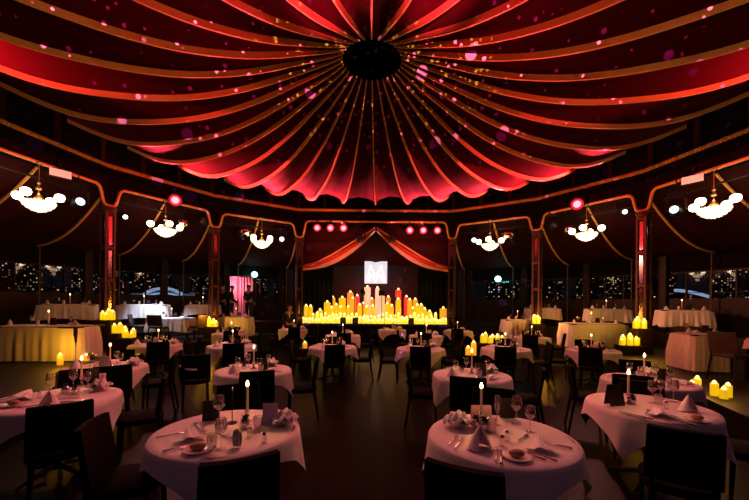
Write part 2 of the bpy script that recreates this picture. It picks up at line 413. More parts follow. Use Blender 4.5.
# brass poles at the outer wall
kp = MB(); kp.lathe([(.07, .85), (.07, .88), (.022, .9), (.022, 3.52), (.04, 3.55)], 10)
POLE = kp.mesh('booth_pole', POLEB)
for s, nm in ((1, 'right'), (-1, 'left')):
    for j, k in enumerate(range(2, 8)):
        p = pol(s * k * 11.25, 11.95)
        tag(obj('booth_pole', POLE, None, p), 'thin brass pole before the %s windows, %s from the stage' % (nm, ordinal(j + 1)), 'pole', 'thin booth poles')

# fascia of the ring: flat bays with a dip at each post
ZT, ZF, ZU = 5.0, 5.66, 4.46
def bays():
    v = [-112.5, -90, -67.5, -45, -22.5, 22.5, 45, 67.5, 90, 112.5]
    return [(v[i], v[i + 1]) for i in range(len(v) - 1)]
def lowz(d, zt=ZT):   # d distance from the nearest post axis
    w0, w1 = .15, .30
    if d <= w0: return ZU + .03 * (d / w0) ** 2
    if d >= w1: return zt - .07 * max(0, 1 - (d - w1) / .12) ** 2
    t = (d - w0) / (w1 - w0); t = t * t * (3 - 2 * t)
    return ZU + .03 + (zt - .07 - ZU - .03) * t
fm, gt_, ft = MB(), MB(), MB()
gpts = []
for A0, A1 in bays():
    P, Q = pol(A0, RR), pol(A1, RR); L = (Q - P).length
    st = abs(A0) == 22.5 and abs(A1) == 22.5
    ds = sorted(set([0, .05, .1, .14, .17, .2, .23, .26, .29, .32, .36, .4, .48] + [L - x for x in (0, .05, .1, .14, .17, .2, .23, .26, .29, .32, .36, .4, .48)] + [L * i / 12 for i in range(2, 11)]))
    nrm = Vector((P.x + Q.x, P.y + Q.y, 0)).normalized()
    cols = []
    for d in ds:
        p = P + (Q - P) * (d / L); z = lowz(min(d, L - d), ZT + (.14 if st else 0)); cols.append((p, z))
        gpts.append((p.x - nrm.x * .05, p.y - nrm.y * .05, z))
    vs, fs = [], []
    for p, z in cols:
        for dn, zz in ((-.04, z), (-.04, ZF), (.04, ZF), (.04, z)): vs.append((p.x + nrm.x * dn, p.y + nrm.y * dn, zz))
    for i in range(len(cols) - 1):
        for k in range(4): fs.append((i * 4 + k, i * 4 + (k + 1) % 4, i * 4 + 4 + (k + 1) % 4, i * 4 + 4 + k))
    fm.add(vs, fs)
    # fringe along the top: a corrugated strip with tassels
    nt_ = int(L / .045); fv = []
    for i in range(nt_ + 1):
        p = P + (Q - P) * (i / nt_); o_ = -.07 - .018 * (i % 2)
        fv += [(p.x + nrm.x * o_, p.y + nrm.y * o_, ZF - .10 - .02 * (i % 2)), (p.x + nrm.x * o_, p.y + nrm.y * o_, ZF - .015), (p.x + nrm.x * -.04, p.y + nrm.y * -.04, ZF + .015)]
    ft.add(fv, [q for i in range(nt_) for q in ((i * 3, i * 3 + 3, i * 3 + 4, i * 3 + 1), (i * 3 + 1, i * 3 + 4, i * 3 + 5, i * 3 + 2))])
fas = struct('trim_fascia', fm.mesh('ring_fascia', DARKDRAPE, 0))
gb = MB(); gb.tube(gpts, .042, 6)
obj('gold_edging', gb.mesh('gold_edging', GOLD), fas); obj('fringe', ft.mesh('fringe', GOLD, 20), fas)

# clerestory band above the ring: dark mirrored panels between red-brown mullions
cb, cm = MB(), MB()
N_ = 96
for k in range(N_):
    A0, A1 = k * 360 / N_, (k + 1) * 360 / N_
    P, Q = pol(A0, 8.75), pol(A1, 8.75); c = (P + Q) / 2
    cb.box((c.x, c.y, 6.25), ((Q - P).length, .06, 1.3), rz=-rad((A0 + A1) / 2))
    if k % 2 == 0: cm.box((P.x * .992, P.y * .992, 6.2), (.12, .08, 1.2), rz=-rad(A0))
wc = struct('wall_clerestory', cb.mesh('clerestory', mat('dark_glazing', (.012, .010, .011), .25, noise=.3), 0))
obj('mullion', cm.mesh('mullion', REDWOOD, 0), wc)
b = MB(); b.shell([(8.4, 5.66), (8.8, 5.66)], 64); struct('trim_shelf', b.mesh('ring_shelf', DARKWOOD, 0))

# main canopy: 32 swagged panels rising to the crown
PROF = [(.40, 6.62), (.6, 6.46), (.93, 6.29), (1.6, 6.0), (2.4, 5.66), (3.2, 5.42), (3.9, 5.31), (4.6, 5.28), (5.3, 5.31), (6.0, 5.44), (6.7, 5.68), (7.2, 5.90), (7.55, 6.06)]
def zc(r):
    for i in range(len(PROF) - 1):
        (r0, z0), (r1, z1) = PROF[i], PROF[i + 1]
        if r <= r1 or i == len(PROF) - 2:
            # Catmull-Rom through the profile
            pm = PROF[max(0, i - 1)]; pp = PROF[min(len(PROF) - 1, i + 2)]
            t = max(0, (r - r0) / (r1 - r0))
            s0 = (z1 - pm[1]) / (r1 - pm[0]); s1 = (pp[1] - z0) / (pp[0] - r0); h = r1 - r0
            return (2*t**3 - 3*t*t + 1)*z0 + (t**3 - 2*t*t + t)*h*s0 + (-2*t**3 + 3*t*t)*z1 + (t**3 - t*t)*h*s1
def rv(v): return .60 + 6.95 * v ** 1.3
NS, NU, NV = 32, 14, 40
vs, fs, uvs = [], [], []
prng = [random.Random(k).uniform(.85, 1.15) for k in range(NS)]
for j in range(NV + 1):
    r = rv(j / NV)
    for i in range(NS * NU):
        k, u = divmod(i, NU); u /= NU
        A = (k + u) * 11.25
        lift = (.02 + .17 * min(1, r / 2.2) ** 1.3 + .02 * max(0, (r - 5) / 2.5)) * sin(PI * u) ** .8 * prng[k]
        if k in (15, 16): lift = (.02 + .2 * min(1, r / 2.2)) * abs(sin(PI * (u if k == 15 else u) * .5 + (PI / 2 if False else 0))) if k == 16 else (.02 + .2 * min(1, r / 2.2)) * cos(PI * u * .5)
        fold = .018 * (r / 7.5) ** 2 * sin(u * 2 * PI * 3 + k) * sin(PI * u)
        rr_ = r * (1 - .018 * sin(PI * u) * (r / 7.55) ** 3)
        p = pol(A, rr_, zc(r) + lift + fold); p.x -= .12 * (1 - r / 7.55); vs.append(p)
for j in range(NV):
    for i in range(NS * NU):
        i2 = (i + 1) % (NS * NU)
        fs.append((j * NS * NU + i, j * NS * NU + i2, (j + 1) * NS * NU + i2, (j + 1) * NS * NU + i))
me = bpy.data.meshes.new('canopy'); me.from_pydata([tuple(p) for p in vs], [], fs)
uvl = me.uv_layers.new(name='UVMap')
for pi_, poly in enumerate(me.polygons):
    i = pi_ % (NS * NU); j = pi_ // (NS * NU)
    for li, (du, dv) in zip(poly.loop_indices, ((0, 0), (1, 0), (1, 1), (0, 1))):
        uvl.data[li].uv = (i / NU + .01 + du * .98 / NU, (j + dv) / NV)
    poly.use_smooth = True
me.materials.append(CANOPY)
can = struct('ceiling', me)
RIBM = mat('rib_braid', (.8, .40, .12), .45, noise=.3, nscale=40)
for k in range(NS):
    A = k * 11.25; b = MB(); vs, fs = [], []
    sd = Vector((cos(rad(A)), -sin(rad(A)), 0)) * .012
    n = 44
    for j in range(n + 1):
        r = .58 + 6.97 * (j / n) ** 1.2; p = pol(A, r, zc(r)); p.x -= .12 * (1 - r / 7.55); h = .008 + .077 * min(1, max(0, r - .55) / 1.3)
        vs += [p + sd + Vector((0, 0, .03)), p - sd + Vector((0, 0, .03)), p - sd - Vector((0, 0, h)), p + sd - Vector((0, 0, h))]
    for j in range(n):
        for q in range(4): fs.append((j * 4 + q, j * 4 + (q + 1) % 4, j * 4 + 4 + (q + 1) % 4, j * 4 + 4 + q))
    fs += [(0, 1, 2, 3), (n * 4 + 3, n * 4 + 2, n * 4 + 1, n * 4)]
    b.add(vs, fs)
    obj('rib_ribbon', b.mesh('rib_ribbon', RIBM, 30), can)
b = MB(); b.shell([(.612, 6.475), (.57, 6.62), (.46, 7.0), (.34, 7.5), (.30, 8.0), (.001, 8.05)], 32, (-.115, 0, 0))
obj('crown_funnel', b.mesh('crown_funnel', mat('black_cloth', (.003, .002, .0025), .95, noise=.2, spec=.03)), can)

# ================================================================== POSTS
def post_kit():
    fr, cap, base = MB(), MB(), MB(); w = .28; h = 4.27 - .4
    for sx in (-1, 1):
        for sy in (-1, 1): fr.box((sx * (w / 2 - .03), sy * (w / 2 - .03), .4 + h / 2), (.06, .06, h))
    for z in (.45, 1.2, 2.3, 3.25, 4.24):
        fr.box((0, 0, z), (w - .005, w - .005, .10))
    parts = [('frame', fr.mesh('post_frame', REDWOOD, 0, bevel=.006))]
    for z0, z1 in ((.5, 1.15), (1.25, 2.25), (2.35, 3.2), (3.3, 4.19)):
        m = MB(); hh = z1 - z0
        for a in range(4):
            t = Matrix.Rotation(a * PI / 2, 4, 'Z')
            # bevelled mirror: a raised flat with sloping borders
            x, y0, y1 = w / 2 - .062, w / 2 - .035, w / 2 - .018; i = .03
            m.add([(-x, -y0, z0), (x, -y0, z0), (x, -y0, z1), (-x, -y0, z1), (-x + i, -y1, z0 + i), (x - i, -y1, z0 + i), (x - i, -y1, z1 - i), (-x + i, -y1, z1 - i)],
                  [(4, 5, 6, 7), (0, 1, 5, 4), (1, 2, 6, 5), (2, 3, 7, 6), (3, 0, 4, 7)], t)
        parts.append(('mirror_panel', m.mesh('mirror_panel', MIRROR, 0)))
    cap.lathe([(.15, 4.26), (.18, 4.28), (.18, 4.33), (.21, 4.37), (.21, 4.42)], 20); parts.append(('capital', cap.mesh('capital', REDWOOD)))
    base.box((0, 0, .46), (.36, .36, .12)); parts.append(('base', base.mesh('post_base', DARKWOOD, 0, bevel=.01)))
    return ('mirrored_post', parts)
PK = post_kit()
for s, nm in ((-1, 'left'), (1, 'right')):
    for k, a in enumerate((22.5, 45, 67.5)):
        p = pol(s * a, RR)
        o = place(PK, p, -rad(s * a) + (PI / 4 if k else 0) * 0)
        tag(o, ['mirrored wooden post at the %s edge of the stage', 'mirrored wooden post on the %s, next outward from the stage post',
                'mirrored wooden post nearest the camera on the %s side'][k] % nm, 'post', 'mirrored ring posts')

# ================================================================== STAGE
YS = 14.45 + CAMY      # front edge
st = thing('stage', (0, YS, 0)); tag(st, 'black low stage covered with candles at the back of the tent', 'stage')
b = MB(); b.box((0, 1.75, .82), (6.9, 3.5, .1)); obj('deck', b.mesh('stage_deck', BLACKPAINT, 0, bevel=.01), st)
b = MB()
b.grid(lambda u, v: (-3.43 + 6.86 * u, .04 + .02 * sin(u * 220), .01 + .76 * v), 300, 2)
obj('skirt', b.mesh('stage_skirt', DARKDRAPE, solid=.01), st)
b = MB()
for x in (-3.2, -1.6, 0, 1.6, 3.2):
    for y in (.3, 3.2): b.box((x, y, .385), (.08, .08, .77))
obj('framework', b.mesh('stage_framework', BLACKPAINT, 0), st)
b = MB(); b.box((0, YS + 3.75, 2.6), (9.6, .1, 5.2)); struct('wall_back', b.mesh('backdrop', GREYWALL, 0))
# red-brown reveal panels hanging above the swags + black masking curtains
for s, nm in ((-1, 'left'), (1, 'right')):
    b = MB(); b.grid(lambda u, v: (s * (2.0 + 1.9 * u), YS + 1.9 + .06 * sin(u * 50) + .2 * u, .87 + 3.7 * v), 80, 4)
    tag(obj('masking_curtain', b.mesh('masking_curtain', mat('black_curtain', (.003, .0035, .004), .95, noise=.2, spec=.1), solid=.02)), 'black pleated masking curtain at the %s side of the stage' % nm, 'curtain')
for s, nm in ((-1, 'left'), (1, 'right')):
    d = thing('stage_drape', (0, YS + .45, 0))
    tag(d, 'red swagged stage drape with gold braid, gathered to the %s' % nm, 'drape')
    xo = 3.05
    def top(u): return Vector((s * (.03 + (xo - .03) * u), 0, 5.20 - .02 * u))
    def edge(u):   # hem from the crown point out to the post
        x = .04 + (xo - .04) * u
        z = 4.72 - 1.62 * (1 - (1 - u) ** 1.9) - .10 * sin(PI * u)
        return Vector((s * x, -.16, z))
    def surf(u, v):
        a, c = top(u), edge(u); p = a.lerp(c, v); p.y += .07 * sin(v * 17 + u * 3) * sin(PI * v) ** .6 - .12 * v
        return p
    b = MB(); b.grid(surf, 36, 30); obj('cloth', b.mesh('swag_cloth', REDDRAPE if False else MAROON, 60, solid=.012), d)
    for vv, r_ in ((.86, .035), (.62, .035)):
        def line(u, vv=vv):
            # braids start near the crown and fan out towards the post
            v = vv + (1 - vv) * (u ** 2.2); p = surf(u, v); p.y -= .035; return p
        b = MB(); b.tube([line(i / 24) for i in range(25)], r_, 6); obj('gold_braid', b.mesh('swag_braid', GOLD), d)
    b = MB(); b.grid(lambda u, v: surf(u, 1 - .14 * v * (1 - u) - .02) + Vector((0, -.03 - .03 * sin(v * PI), 0)), 30, 5)
    obj('hem_band', b.mesh('hem_band', PINKHEM, 60, solid=.01), d)
    b = MB(); b.grid(lambda u, v: surf(u, .86 - .20 * v * (1 - u * .6) + .14 * u ** 2.2 * .86) + Vector((0, -.03 - .05 * abs(sin(v * PI * 2)), 0)), 30, 10)
    obj('red_band', b.mesh('red_band', REDDRAPE, 60, solid=.01), d)
# screen
sc_ = thing('screen', (at(375.3, 17.4).x, YS + 3.1, 2.72)); tag(sc_, 'white glowing square screen with a zigzag M mark above the stage candles', 'screen')
b = MB(); b.box((0, 0, .57), (1.14, .04, 1.12)); obj('panel', b.mesh('screen_panel', SCREEN, 0, bevel=.008), sc_)
def zig(pts, w):
    b = MB()
    for (x0, z0), (x1, z1) in zip(pts, pts[1:]):
        t = Vector((x1 - x0, 0, z1 - z0)).normalized(); n = Vector((-t.z, 0, t.x)) * w
        y = -.026; a, c = Vector((x0, y, z0)), Vector((x1, y, z1))
        b.add([a - n, c - n, c + n, a + n, a - n + Vector((0, .01, 0)), c - n + Vector((0, .01, 0)), c + n + Vector((0, .01, 0)), a + n + Vector((0, .01, 0))],
              [(0, 1, 2, 3), (4, 7, 6, 5), (0, 4, 5, 1), (1, 5, 6, 2), (2, 6, 7, 3), (3, 7, 4, 0)])
    return b
obj('mark', zig([(-.46, .10), (-.27, .92), (-.01, .34), (.27, .92), (.47, .10)], .045).mesh('mark', SCREENM, 0), sc_)
obj('mark', zig([(-.34, .08), (-.24, .50), (-.02, .08), (.22, .50), (.36, .08)], .04).mesh('mark', SCREENM, 0), sc_)
b = MB()
for x in (-.4, .4): b.lathe([(.012, 1.12), (.012, 2.6)], 6, (x, 0, 0))
obj('hanger', b.mesh('screen_hanger', BLACKPAINT), sc_)

# ------------------------------------------------------------------ candles
def flame_mesh(h, r, m):
    b = MB(); b.shell([(.0005, 0), (r * .85, h * .12), (r, h * .32), (r * .85, h * .6), (r * .5, h * .85), (.0005, h)], 8); return b.mesh('flame', m)
FL_BIG = {}
def candle(loc, r, h, wax, fl=True, fscale=1.0, name='pillar_candle', fm=FLAMEW, n=12, body='wax'):
    key = (round(r, 3), round(h, 2), wax.name)
    if key not in FL_BIG:
        b = MB(); b.lathe([(r * .97, 0), (r, h * .03), (r, h * .97), (r * .93, h), (r * .78, h - .02 if h > .06 else h - .005), (.004, h - .03 if h > .06 else h - .008)], n)
        FL_BIG[key] = b.mesh('candle_body', wax)
    o = thing(name, loc); obj(body, FL_BIG[key], o)
    if fl:
        k2 = ('f', round(fscale, 2), fm.name)
        if k2 not in FL_BIG: FL_BIG[k2] = flame_mesh(.105 * fscale, .05 * fscale, fm)
        f = obj('flame', FL_BIG[k2], o, (0, 0, h - .012))
    return o
WAX = {'y': WAXY, 'a': WAXA, 'o': WAXO, 'r': WAXR, 'p': WAXP}
WNM = {'y': 'yellow', 'a': 'amber', 'o': 'orange', 'r': 'red', 'p': 'pale pink'}
# (x in photo, flame top y, width px, wax, depth row)
back = [(320, 296, 6.5, 'y'), (332.6, 296, 5, 'a'), (342, 296, 7, 'y'), (350, 290.5, 6.2, 'o'), (357, 294, 4.6, 'r'), (367, 285, 6.5, 'p'), (371.5, 297, 5.2, 'o'), (377, 286, 4.2, 'p'),
        (388, 295, 4.5, 'o'), (398, 287.5, 6, 'r'), (406, 294.5, 4.6, 'r'), (415, 297, 5, 'a'), (424, 298, 5, 'a'), (430, 297, 5.2, 'y')]
mid = [(306, 304.5, 4.5, 'y'), (310.5, 305, 4, 'y'), (320, 308.5, 5.5, 'y'), (327, 300.5, 6.6, 'y'), (331.5, 306, 4.5, 'y'), (336, 303, 4.6, 'y'), (340.5, 305.5, 5, 'y'), (348, 305, 4, 'y'),
       (352.5, 296.5, 5, 'a'), (359.3, 303, 4.2, 'y'), (362.8, 301.5, 4, 'o'), (366.3, 305, 4.5, 'y'), (372.5, 304, 5, 'y'), (381.5, 293.5, 6, 'p'), (387, 301.5, 6.5, 'y'), (391.5, 303.5, 4, 'a'), (398, 297, 5, 'y'), (398.6, 304.5, 5, 'y'),
       (409.5, 297.5, 4.6, 'a'), (412.5, 306, 4.6, 'a'), (417, 302.5, 5, 'y'), (421, 302.5, 5, 'y'), (424.5, 306.5, 5, 'y'), (429.5, 309, 5, 'y'), (443, 305.5, 7, 'a')]
ZSTG = .872
for row, lst, D in (('back', back, 16.7), ('middle', mid, 15.65)):
    lst = sorted(lst); prevx = -99; dd = 0
    for i, (x, ty, w, c) in enumerate(lst):
        dd = (dd + .42) if x - prevx < w + 1 else 0
        if dd > .5: dd = -.42
        prevx = x; D_ = D + dd
        p = at(x, D_, ZSTG); h = CAMZ + (304.0 - ty) * D_ / F - ZSTG - .11
        o = candle(p, w * D_ / F / 2, h, WAX[c], fscale=1.15)
        tag(o, 'glowing %s pillar candle on stage, %s from left in %s row' % (WNM[c], ordinal(i + 1), row), 'candle', 'pillar candles on the stage')
# the low blaze of tea lights and short candles along the edge
fx = []
x = 303.0; r2 = random.Random(5)
while x < 446: fx.append(x); x += r2.uniform(2.5, 3.4)
for i, x in enumerate(fx):
    D_ = 14.62 + .12 * (i % 2); p = at(x, D_, ZSTG); h = r2.uniform(.10, .22)
    o = candle(p, .052 + .012 * r2.random(), round(h, 2), WAXL, fscale=.95, name='short_candle')
    tag(o, 'short bright candle, %s from left in front row along stage edge' % ordinal(i + 1), 'candle', 'short candles along the stage edge')
fx = []; x = 313.0
while x < 437: fx.append(x); x += r2.uniform(3.2, 4.4)
for i, x in enumerate(fx):
    D_ = 15.02 + .1 * (i % 2); p = at(x, D_, ZSTG); h = r2.uniform(.22, .42)
    o = candle(p, .06 + .015 * r2.random(), round(h, 2), WAXL if i % 3 else WAXY, fscale=1.0, name='short_candle')
    tag(o, 'short bright candle, %s from left in second row along stage edge' % ordinal(i + 1), 'candle', 'short candles along the stage edge')
for i in range(9):
    point(at(310 + 130 * i / 8, 14.35, 1.25), 5, (1, .56, .08), .12, 'stage_candle_light')
for i in range(5):
    point(at(322 + 106 * i / 4, 16.0, 2.35), 5, (1, .45, .10), .15, 'stage_candle_light')
for x in (352, 372, 400): point(at(x, 17.5, 2.25), 16, (1, .04, .05), .1, 'red_backdrop_light')
# stage instruments and furniture
def music_stand(loc, rz, label, hh=1.25):
    o = thing('music_stand', loc, rz); tag(o, label, 'music stand')
    b = MB(); b.lathe([(.014, .1), (.014, hh)], 8); obj('pole', b.mesh('stand_pole', BLACKPAINT), o)
    b = MB(); b.box((0, -.03, hh + .08), (.26, .02, .22)); b.box((0, -.06, hh - .02), (.26, .06, .015)); obj('desk', b.mesh('stand_desk', BLACKPAINT, 0, bevel=.004), o)
    for k in range(3):
        a = k * 2 * PI / 3; b = MB(); b.tube([(0, 0, .22), (.28 * cos(a), .28 * sin(a), .012)], .011, 6); obj('leg', b.mesh('stand_leg', BLACKPAINT), o)
def mic_stand(loc, label, hh):
    o = thing('microphone_stand', loc); tag(o, label, 'microphone stand')
    b = MB(); b.lathe([(.15, 0), (.15, .02), (.02, .04)], 16); obj('base', b.mesh('mic_base', BLACKPAINT), o)
    b = MB(); b.lathe([(.014, .03), (.014, hh)], 8); obj('pole', b.mesh('mic_pole', BLACKPAINT), o)
    b = MB(); b.lathe([(.022, hh), (.03, hh + .12), (.055, hh + .16), (.06, hh + .2), (.04, hh + .25), (.005, hh + .27)], 12); obj('microphone', b.mesh('microphone', BLACKPAINT), o)
mic_stand(at(354.2, 14.95, ZSTG), 'thin black microphone stand on stage among the left candles', 1.1)
mic_stand(at(394.7, 14.95, ZSTG), 'thin black microphone stand on stage left of the black chair', .85)
music_stand(at(381.4, 14.95, ZSTG), 0, 'black music stand on stage before the pale pink candle below the screen', 1.22)
o = thing('floor_fan_light', at(362.3, 14.98, ZSTG)); o.name = 'drop_lamp'
tag(o, 'black teardrop-headed stand on stage, left below the screen', 'stand')
b = MB(); b.lathe([(.13, 0), (.13, .02), (.015, .04), (.015, 1.12)], 12); obj('pole', b.mesh('drop_pole', BLACKPAINT), o)
b = MB(); b.lathe([(.005, 1.10), (.09, 1.2), (.12, 1.30), (.1, 1.38), (.03, 1.47), (.005, 1.5)], 14); obj('head', b.mesh('drop_head', BLACKPAINT), o)
for x, lb in ((343, 'left'), (355.3, 'middle'), (411, 'right')):
    o = thing('stage_monitor', at(x, 14.56, ZSTG)); tag(o, 'small black speaker box on the stage edge, %s of three' % lb, 'speaker')
    b = MB(); b.prism([(-.12, -.03), (.12, -.03), (.12, .02), (-.12, .02)], 0, .26); obj('cabinet', b.mesh('monitor_cabinet', BLACKPAINT, 0, bevel=.008), o)
    b = MB(); b.box((0, -.034, .13), (.18, .006, .2)); obj('grille', b.mesh('monitor_grille', CARDB, 0), o)

# ================================================================== FURNITURE KITS
def chair_kit(m=BLACK, w=.43, bh=.88):
    s, bk = MB(), MB()
    # rounded seat
    poly = [(w / 2 * cos(t) * (1 if True else 1), w / 2 * sin(t)) for t in [2 * PI * k / 28 for k in range(28)]]
    poly = [(math.copysign(abs(cos(t)) ** .6, cos(t)) * w / 2, math.copysign(abs(sin(t)) ** .6, sin(t)) * w / 2) for t in [2 * PI * k / 28 for k in range(28)]]
    s.prism(poly, .42, .48)
    def back(u, v):
        x = (u - .5) * w * (.98 - .04 * v); return (x, -w / 2 + .015 - .06 * v + .03 * (2 * abs(u - .5)) ** 2, .50 + (bh - .50) * v)
    bk.grid(back, 10, 6)
    parts = [('seat', s.mesh('chair_seat', m, 40, bevel=.012)), ('backrest', bk.mesh('chair_back', m, 60, solid=.035))]
    for sx in (-1, 1):
        l = MB(); l.tube([(sx * (w / 2 - .04), w / 2 - .05, .43), (sx * (w / 2 - .03), w / 2 - .03, 0)], [.02, .013], 8); parts.append(('leg', l.mesh('chair_front_leg', DARKWOOD)))
        l = MB(); l.tube([(sx * (w / 2 - .05), -w / 2 + .04, .60), (sx * (w / 2 - .05), -w / 2 + .04, .42), (sx * (w / 2 - .03), -w / 2 - .03, 0)], [.02, .02, .013], 8); parts.append(('leg', l.mesh('chair_rear_leg', DARKWOOD)))
    return ('dining_chair', parts)
CHAIR = chair_kit()
BRCHAIR = chair_kit(mat('brown_leather', (.03, .013, .009), .5, noise=.4, spec=.3), .5, .86)
def table_kit(r):
    t, p = MB(), MB()
    t.lathe([(r - .01, .715), (r, .72), (r, .735), (r - .01, .74)], 40)
    p.lathe([(.05, .06), (.035, .2), (.03, .45), (.04, .66), (.12, .715)], 14)
    parts = [('tabletop', t.mesh('tabletop', DARKWOOD)), ('pedestal', p.mesh('pedestal', BLACKPAINT))]
    for k in range(4):
        a = PI / 4 + k * PI / 2; l = MB(); l.tube([(.03 * cos(a), .03 * sin(a), .1), (.2 * cos(a), .2 * sin(a), .05), (.34 * cos(a), .34 * sin(a), .015)], [.028, .022, .015], 8)
        parts.append(('foot', l.mesh('table_foot', BLACKPAINT)))
    return ('round_table', parts)
TABLE = table_kit(.5)
def cloth_mesh(r, side, seed):
    g = random.Random(seed); ph = [g.uniform(0, 6.28) for _ in range(6)]
    n, b = 120, MB()
    def fn(u, v):
        t = 2 * PI * u; e = side / 2 / max(abs(cos(t)), abs(sin(t)))
        L = e - r
        if v < .3: return (v / .3 * (r - .01) * cos(t), v / .3 * (r - .01) * sin(t), 0)
        s = (v - .3) / .7 * L
        corner = abs(sin(2 * t)) ** 2
        fold = .5 * sin(7 * t + ph[0]) + .35 * sin(11 * t + ph[1]) + .5 * corner * sin(16 * t + ph[2])
        k = min(1, s / .35)
        R = r + .008 + .012 * min(1, s / .03) + (.02 + .03 * corner) * k + .032 * fold * k ** 1.4
        z = -.012 * (1 - math.exp(-s / .012)) - max(0, s - .012) * .965
        return (R * cos(t), R * sin(t), z + (.0015 * sin(5 * t + ph[3])))
    b.grid(fn, n, 22, wrap=True)
    return b.mesh('tablecloth', WHITE, 70)
CLOTHS = [cloth_mesh(.505, 1.27, s) for s in range(4)]

def wine_glass_mesh(h=.2, r=.038):
    b = MB(); b.shell([(r * .85, 0), (r * .8, .004), (.006, .01), (.004, h * .45), (.012, h * .48), (r, h * .64), (r * 1.02, h * .74), (r * .82, h), (r * .78, h), (r * .97, h * .74), (r * .93, h * .64), (.004, h * .5)], 18)
    return b.mesh('wine_glass', GLASS, 60)
WG = ('wine_glass', wine_glass_mesh()); WGB = ('wine_glass', wine_glass_mesh(.225, .044))
b = MB(); b.shell([(.028, 0), (.004, .008), (.004, .08), (.022, .13), (.026, .2), (.021, .235), (.019, .235), (.023, .2), (.003, .085)], 14); FLUTE = ('champagne_flute', b.mesh('champagne_flute', GLASS, 60))
b = MB(); b.shell([(.03, 0), (.036, .1), (.034, .1), (.028, .01), (.001, .008)], 16); TUMB = ('tumbler', b.mesh('tumbler', GLASS, 60))
def candlestick_kit():
    b = MB(); b.lathe([(.048, 0), (.048, .008), (.02, .018), (.012, .04), (.018, .055), (.012, .07), (.022, .085), (.022, .105), (.0115, .105), (.0115, .09)], 16)
    return ('candlestick', b.mesh('candlestick', SILVER))
CSTICK = candlestick_kit()
b = MB(); b.lathe([(.0105, 0), (.0095, .19), (.004, .205)], 10); TW = b.mesh('taper_wax', TAPER)
TAP = ('taper_candle', [('wax', TW), ('flame', None)])
TFL = flame_mesh(.05, .0145, FLAME)
def taper(loc):
    o = thing('taper_candle', loc); obj('wax', TW, o); obj('flame', TFL, o, (0, 0, .197)); return o
b = MB(); b.shell([(.035, 0), (.04, .006), (.085, .035), (.112, .062), (.107, .062), (.08, .04), (.035, .014), (.0005, .012)], 24); BOWL = ('bread_bowl', b.mesh('bread_bowl', SILVER, 50))
b = MB(); b.lathe([(.05, 0), (.055, .004), (.09, .014), (.088, .018), (.05, .009), (.0005, .008)], 24); PLATE = ('side_plate', b.mesh('side_plate', PORCELAIN, 50))
b = MB()
b.ball((0, 0, .022), .04, sx=1.25, sy=.9, sz=.62); ROLL = ('bread_roll', b.mesh('bread_roll', BREAD))
def napkin_tri():
    b = MB()   # a folded triangle of linen: ridge down the middle, open corners
    def fn(u, v):
        x = (u - .5) * .22 * (1 - v * .92); y = (v - .5) * .19
        return (x, y, .012 + .07 * (1 - abs(2 * u - 1)) * (1 - .55 * v) * (.35 + .65 * v) + .006 * sin(u * 19))
    b.grid(fn, 14, 10); return ('folded_napkin', b.mesh('folded_napkin', NAPKIN, 50, solid=.006))
NTRI = napkin_tri()
def napkin_tent():
    b = MB()
    def fn(u, v):
        a = (u - .5) * 2.2 * PI * .75; r = .065 * (1 - v) ** .8 + .003
        return (r * sin(a) * 1.1, r * cos(a) * .8, .002 + .125 * v + .004 * sin(u * 14) * (1 - v))
    b.grid(fn, 18, 8); return ('standing_napkin', b.mesh('standing_napkin', NAPKIN, 50, solid=.004))
NTENT = napkin_tent()
def napkin_fan():
    b = MB()
    def fn(u, v):
        a = (u - .5) * 1.6; return (sin(a) * .045 * (.35 + .65 * sin(PI * min(1, v * .62 + .2))), .012 * cos(u * 22) + .01, .003 + .115 * v * cos(a * .7))
    b.grid(fn, 20, 8); return ('fan_napkin', b.mesh('fan_napkin', NAPKIN, 50, solid=.004))
NFAN = napkin_fan()
def napkin_pile():
    b = MB()
    def fn(u, v):
        x, y = (u - .5) * .19, (v - .5) * .17; d = math.hypot(x, y) / .1
        return (x, y, .035 + .075 * max(0, 1 - d * d * .8) + .016 * sin(u * 17 + v * 5) + .012 * sin(v * 21))
    b.grid(fn, 16, 16); return ('bread_napkin', b.mesh('bread_napkin', NAPKIN, 60, solid=.004))
NPILE = napkin_pile()
def knife():
    b, h = MB(), MB()
    b.add([(-.009, .0, .004), (.009, 0, .004), (.010, .08, .004), (.004, .118, .004), (-.009, .105, .004), (-.009, 0, .007), (.009, 0, .006), (.010, .08, .006), (.004, .118, .006), (-.009, .105, .007)],
          [(4, 3, 2, 1, 0), (5, 6, 7, 8, 9), (0, 1, 6, 5), (1, 2, 7, 6), (2, 3, 8, 7), (3, 4, 9, 8), (4, 0, 5, 9)])
    h.tube([(0, -.10, .006), (0, -.05, .007), (0, 0, .006)], [.008, .007, .005], 8)
    return ('dinner_knife', [('blade', b.mesh('knife_blade', SILVER, 0)), ('handle', h.mesh('knife_handle', SILVER))])
def fork():
    b, h = MB(), MB()
    h.tube([(0, -.10, .005), (0, 0, .008), (0, .05, .006)], [.007, .004, .006], 8)
    b.box((0, .062, .007), (.024, .026, .004))
    for k in range(4): b.tube([(-.0105 + .007 * k, .074, .008), (-.0105 + .007 * k, .112, .005)], .0018, 5)
    return ('dinner_fork', [('head', b.mesh('fork_head', SILVER, 0)), ('handle', h.mesh('fork_handle', SILVER))])
def spoon():
    b, h = MB(), MB(); h.tube([(0, -.08, .005), (0, .04, .008)], [.006, .004], 8); b.ball((0, .06, .009), .02, sx=.8, sy=1.25, sz=.35)
    return ('dessert_spoon', [('bowl', b.mesh('spoon_bowl', SILVER)), ('handle', h.mesh('spoon_handle', SILVER))])
KNIFE, FORK, SPOON = knife(), fork(), spoon()
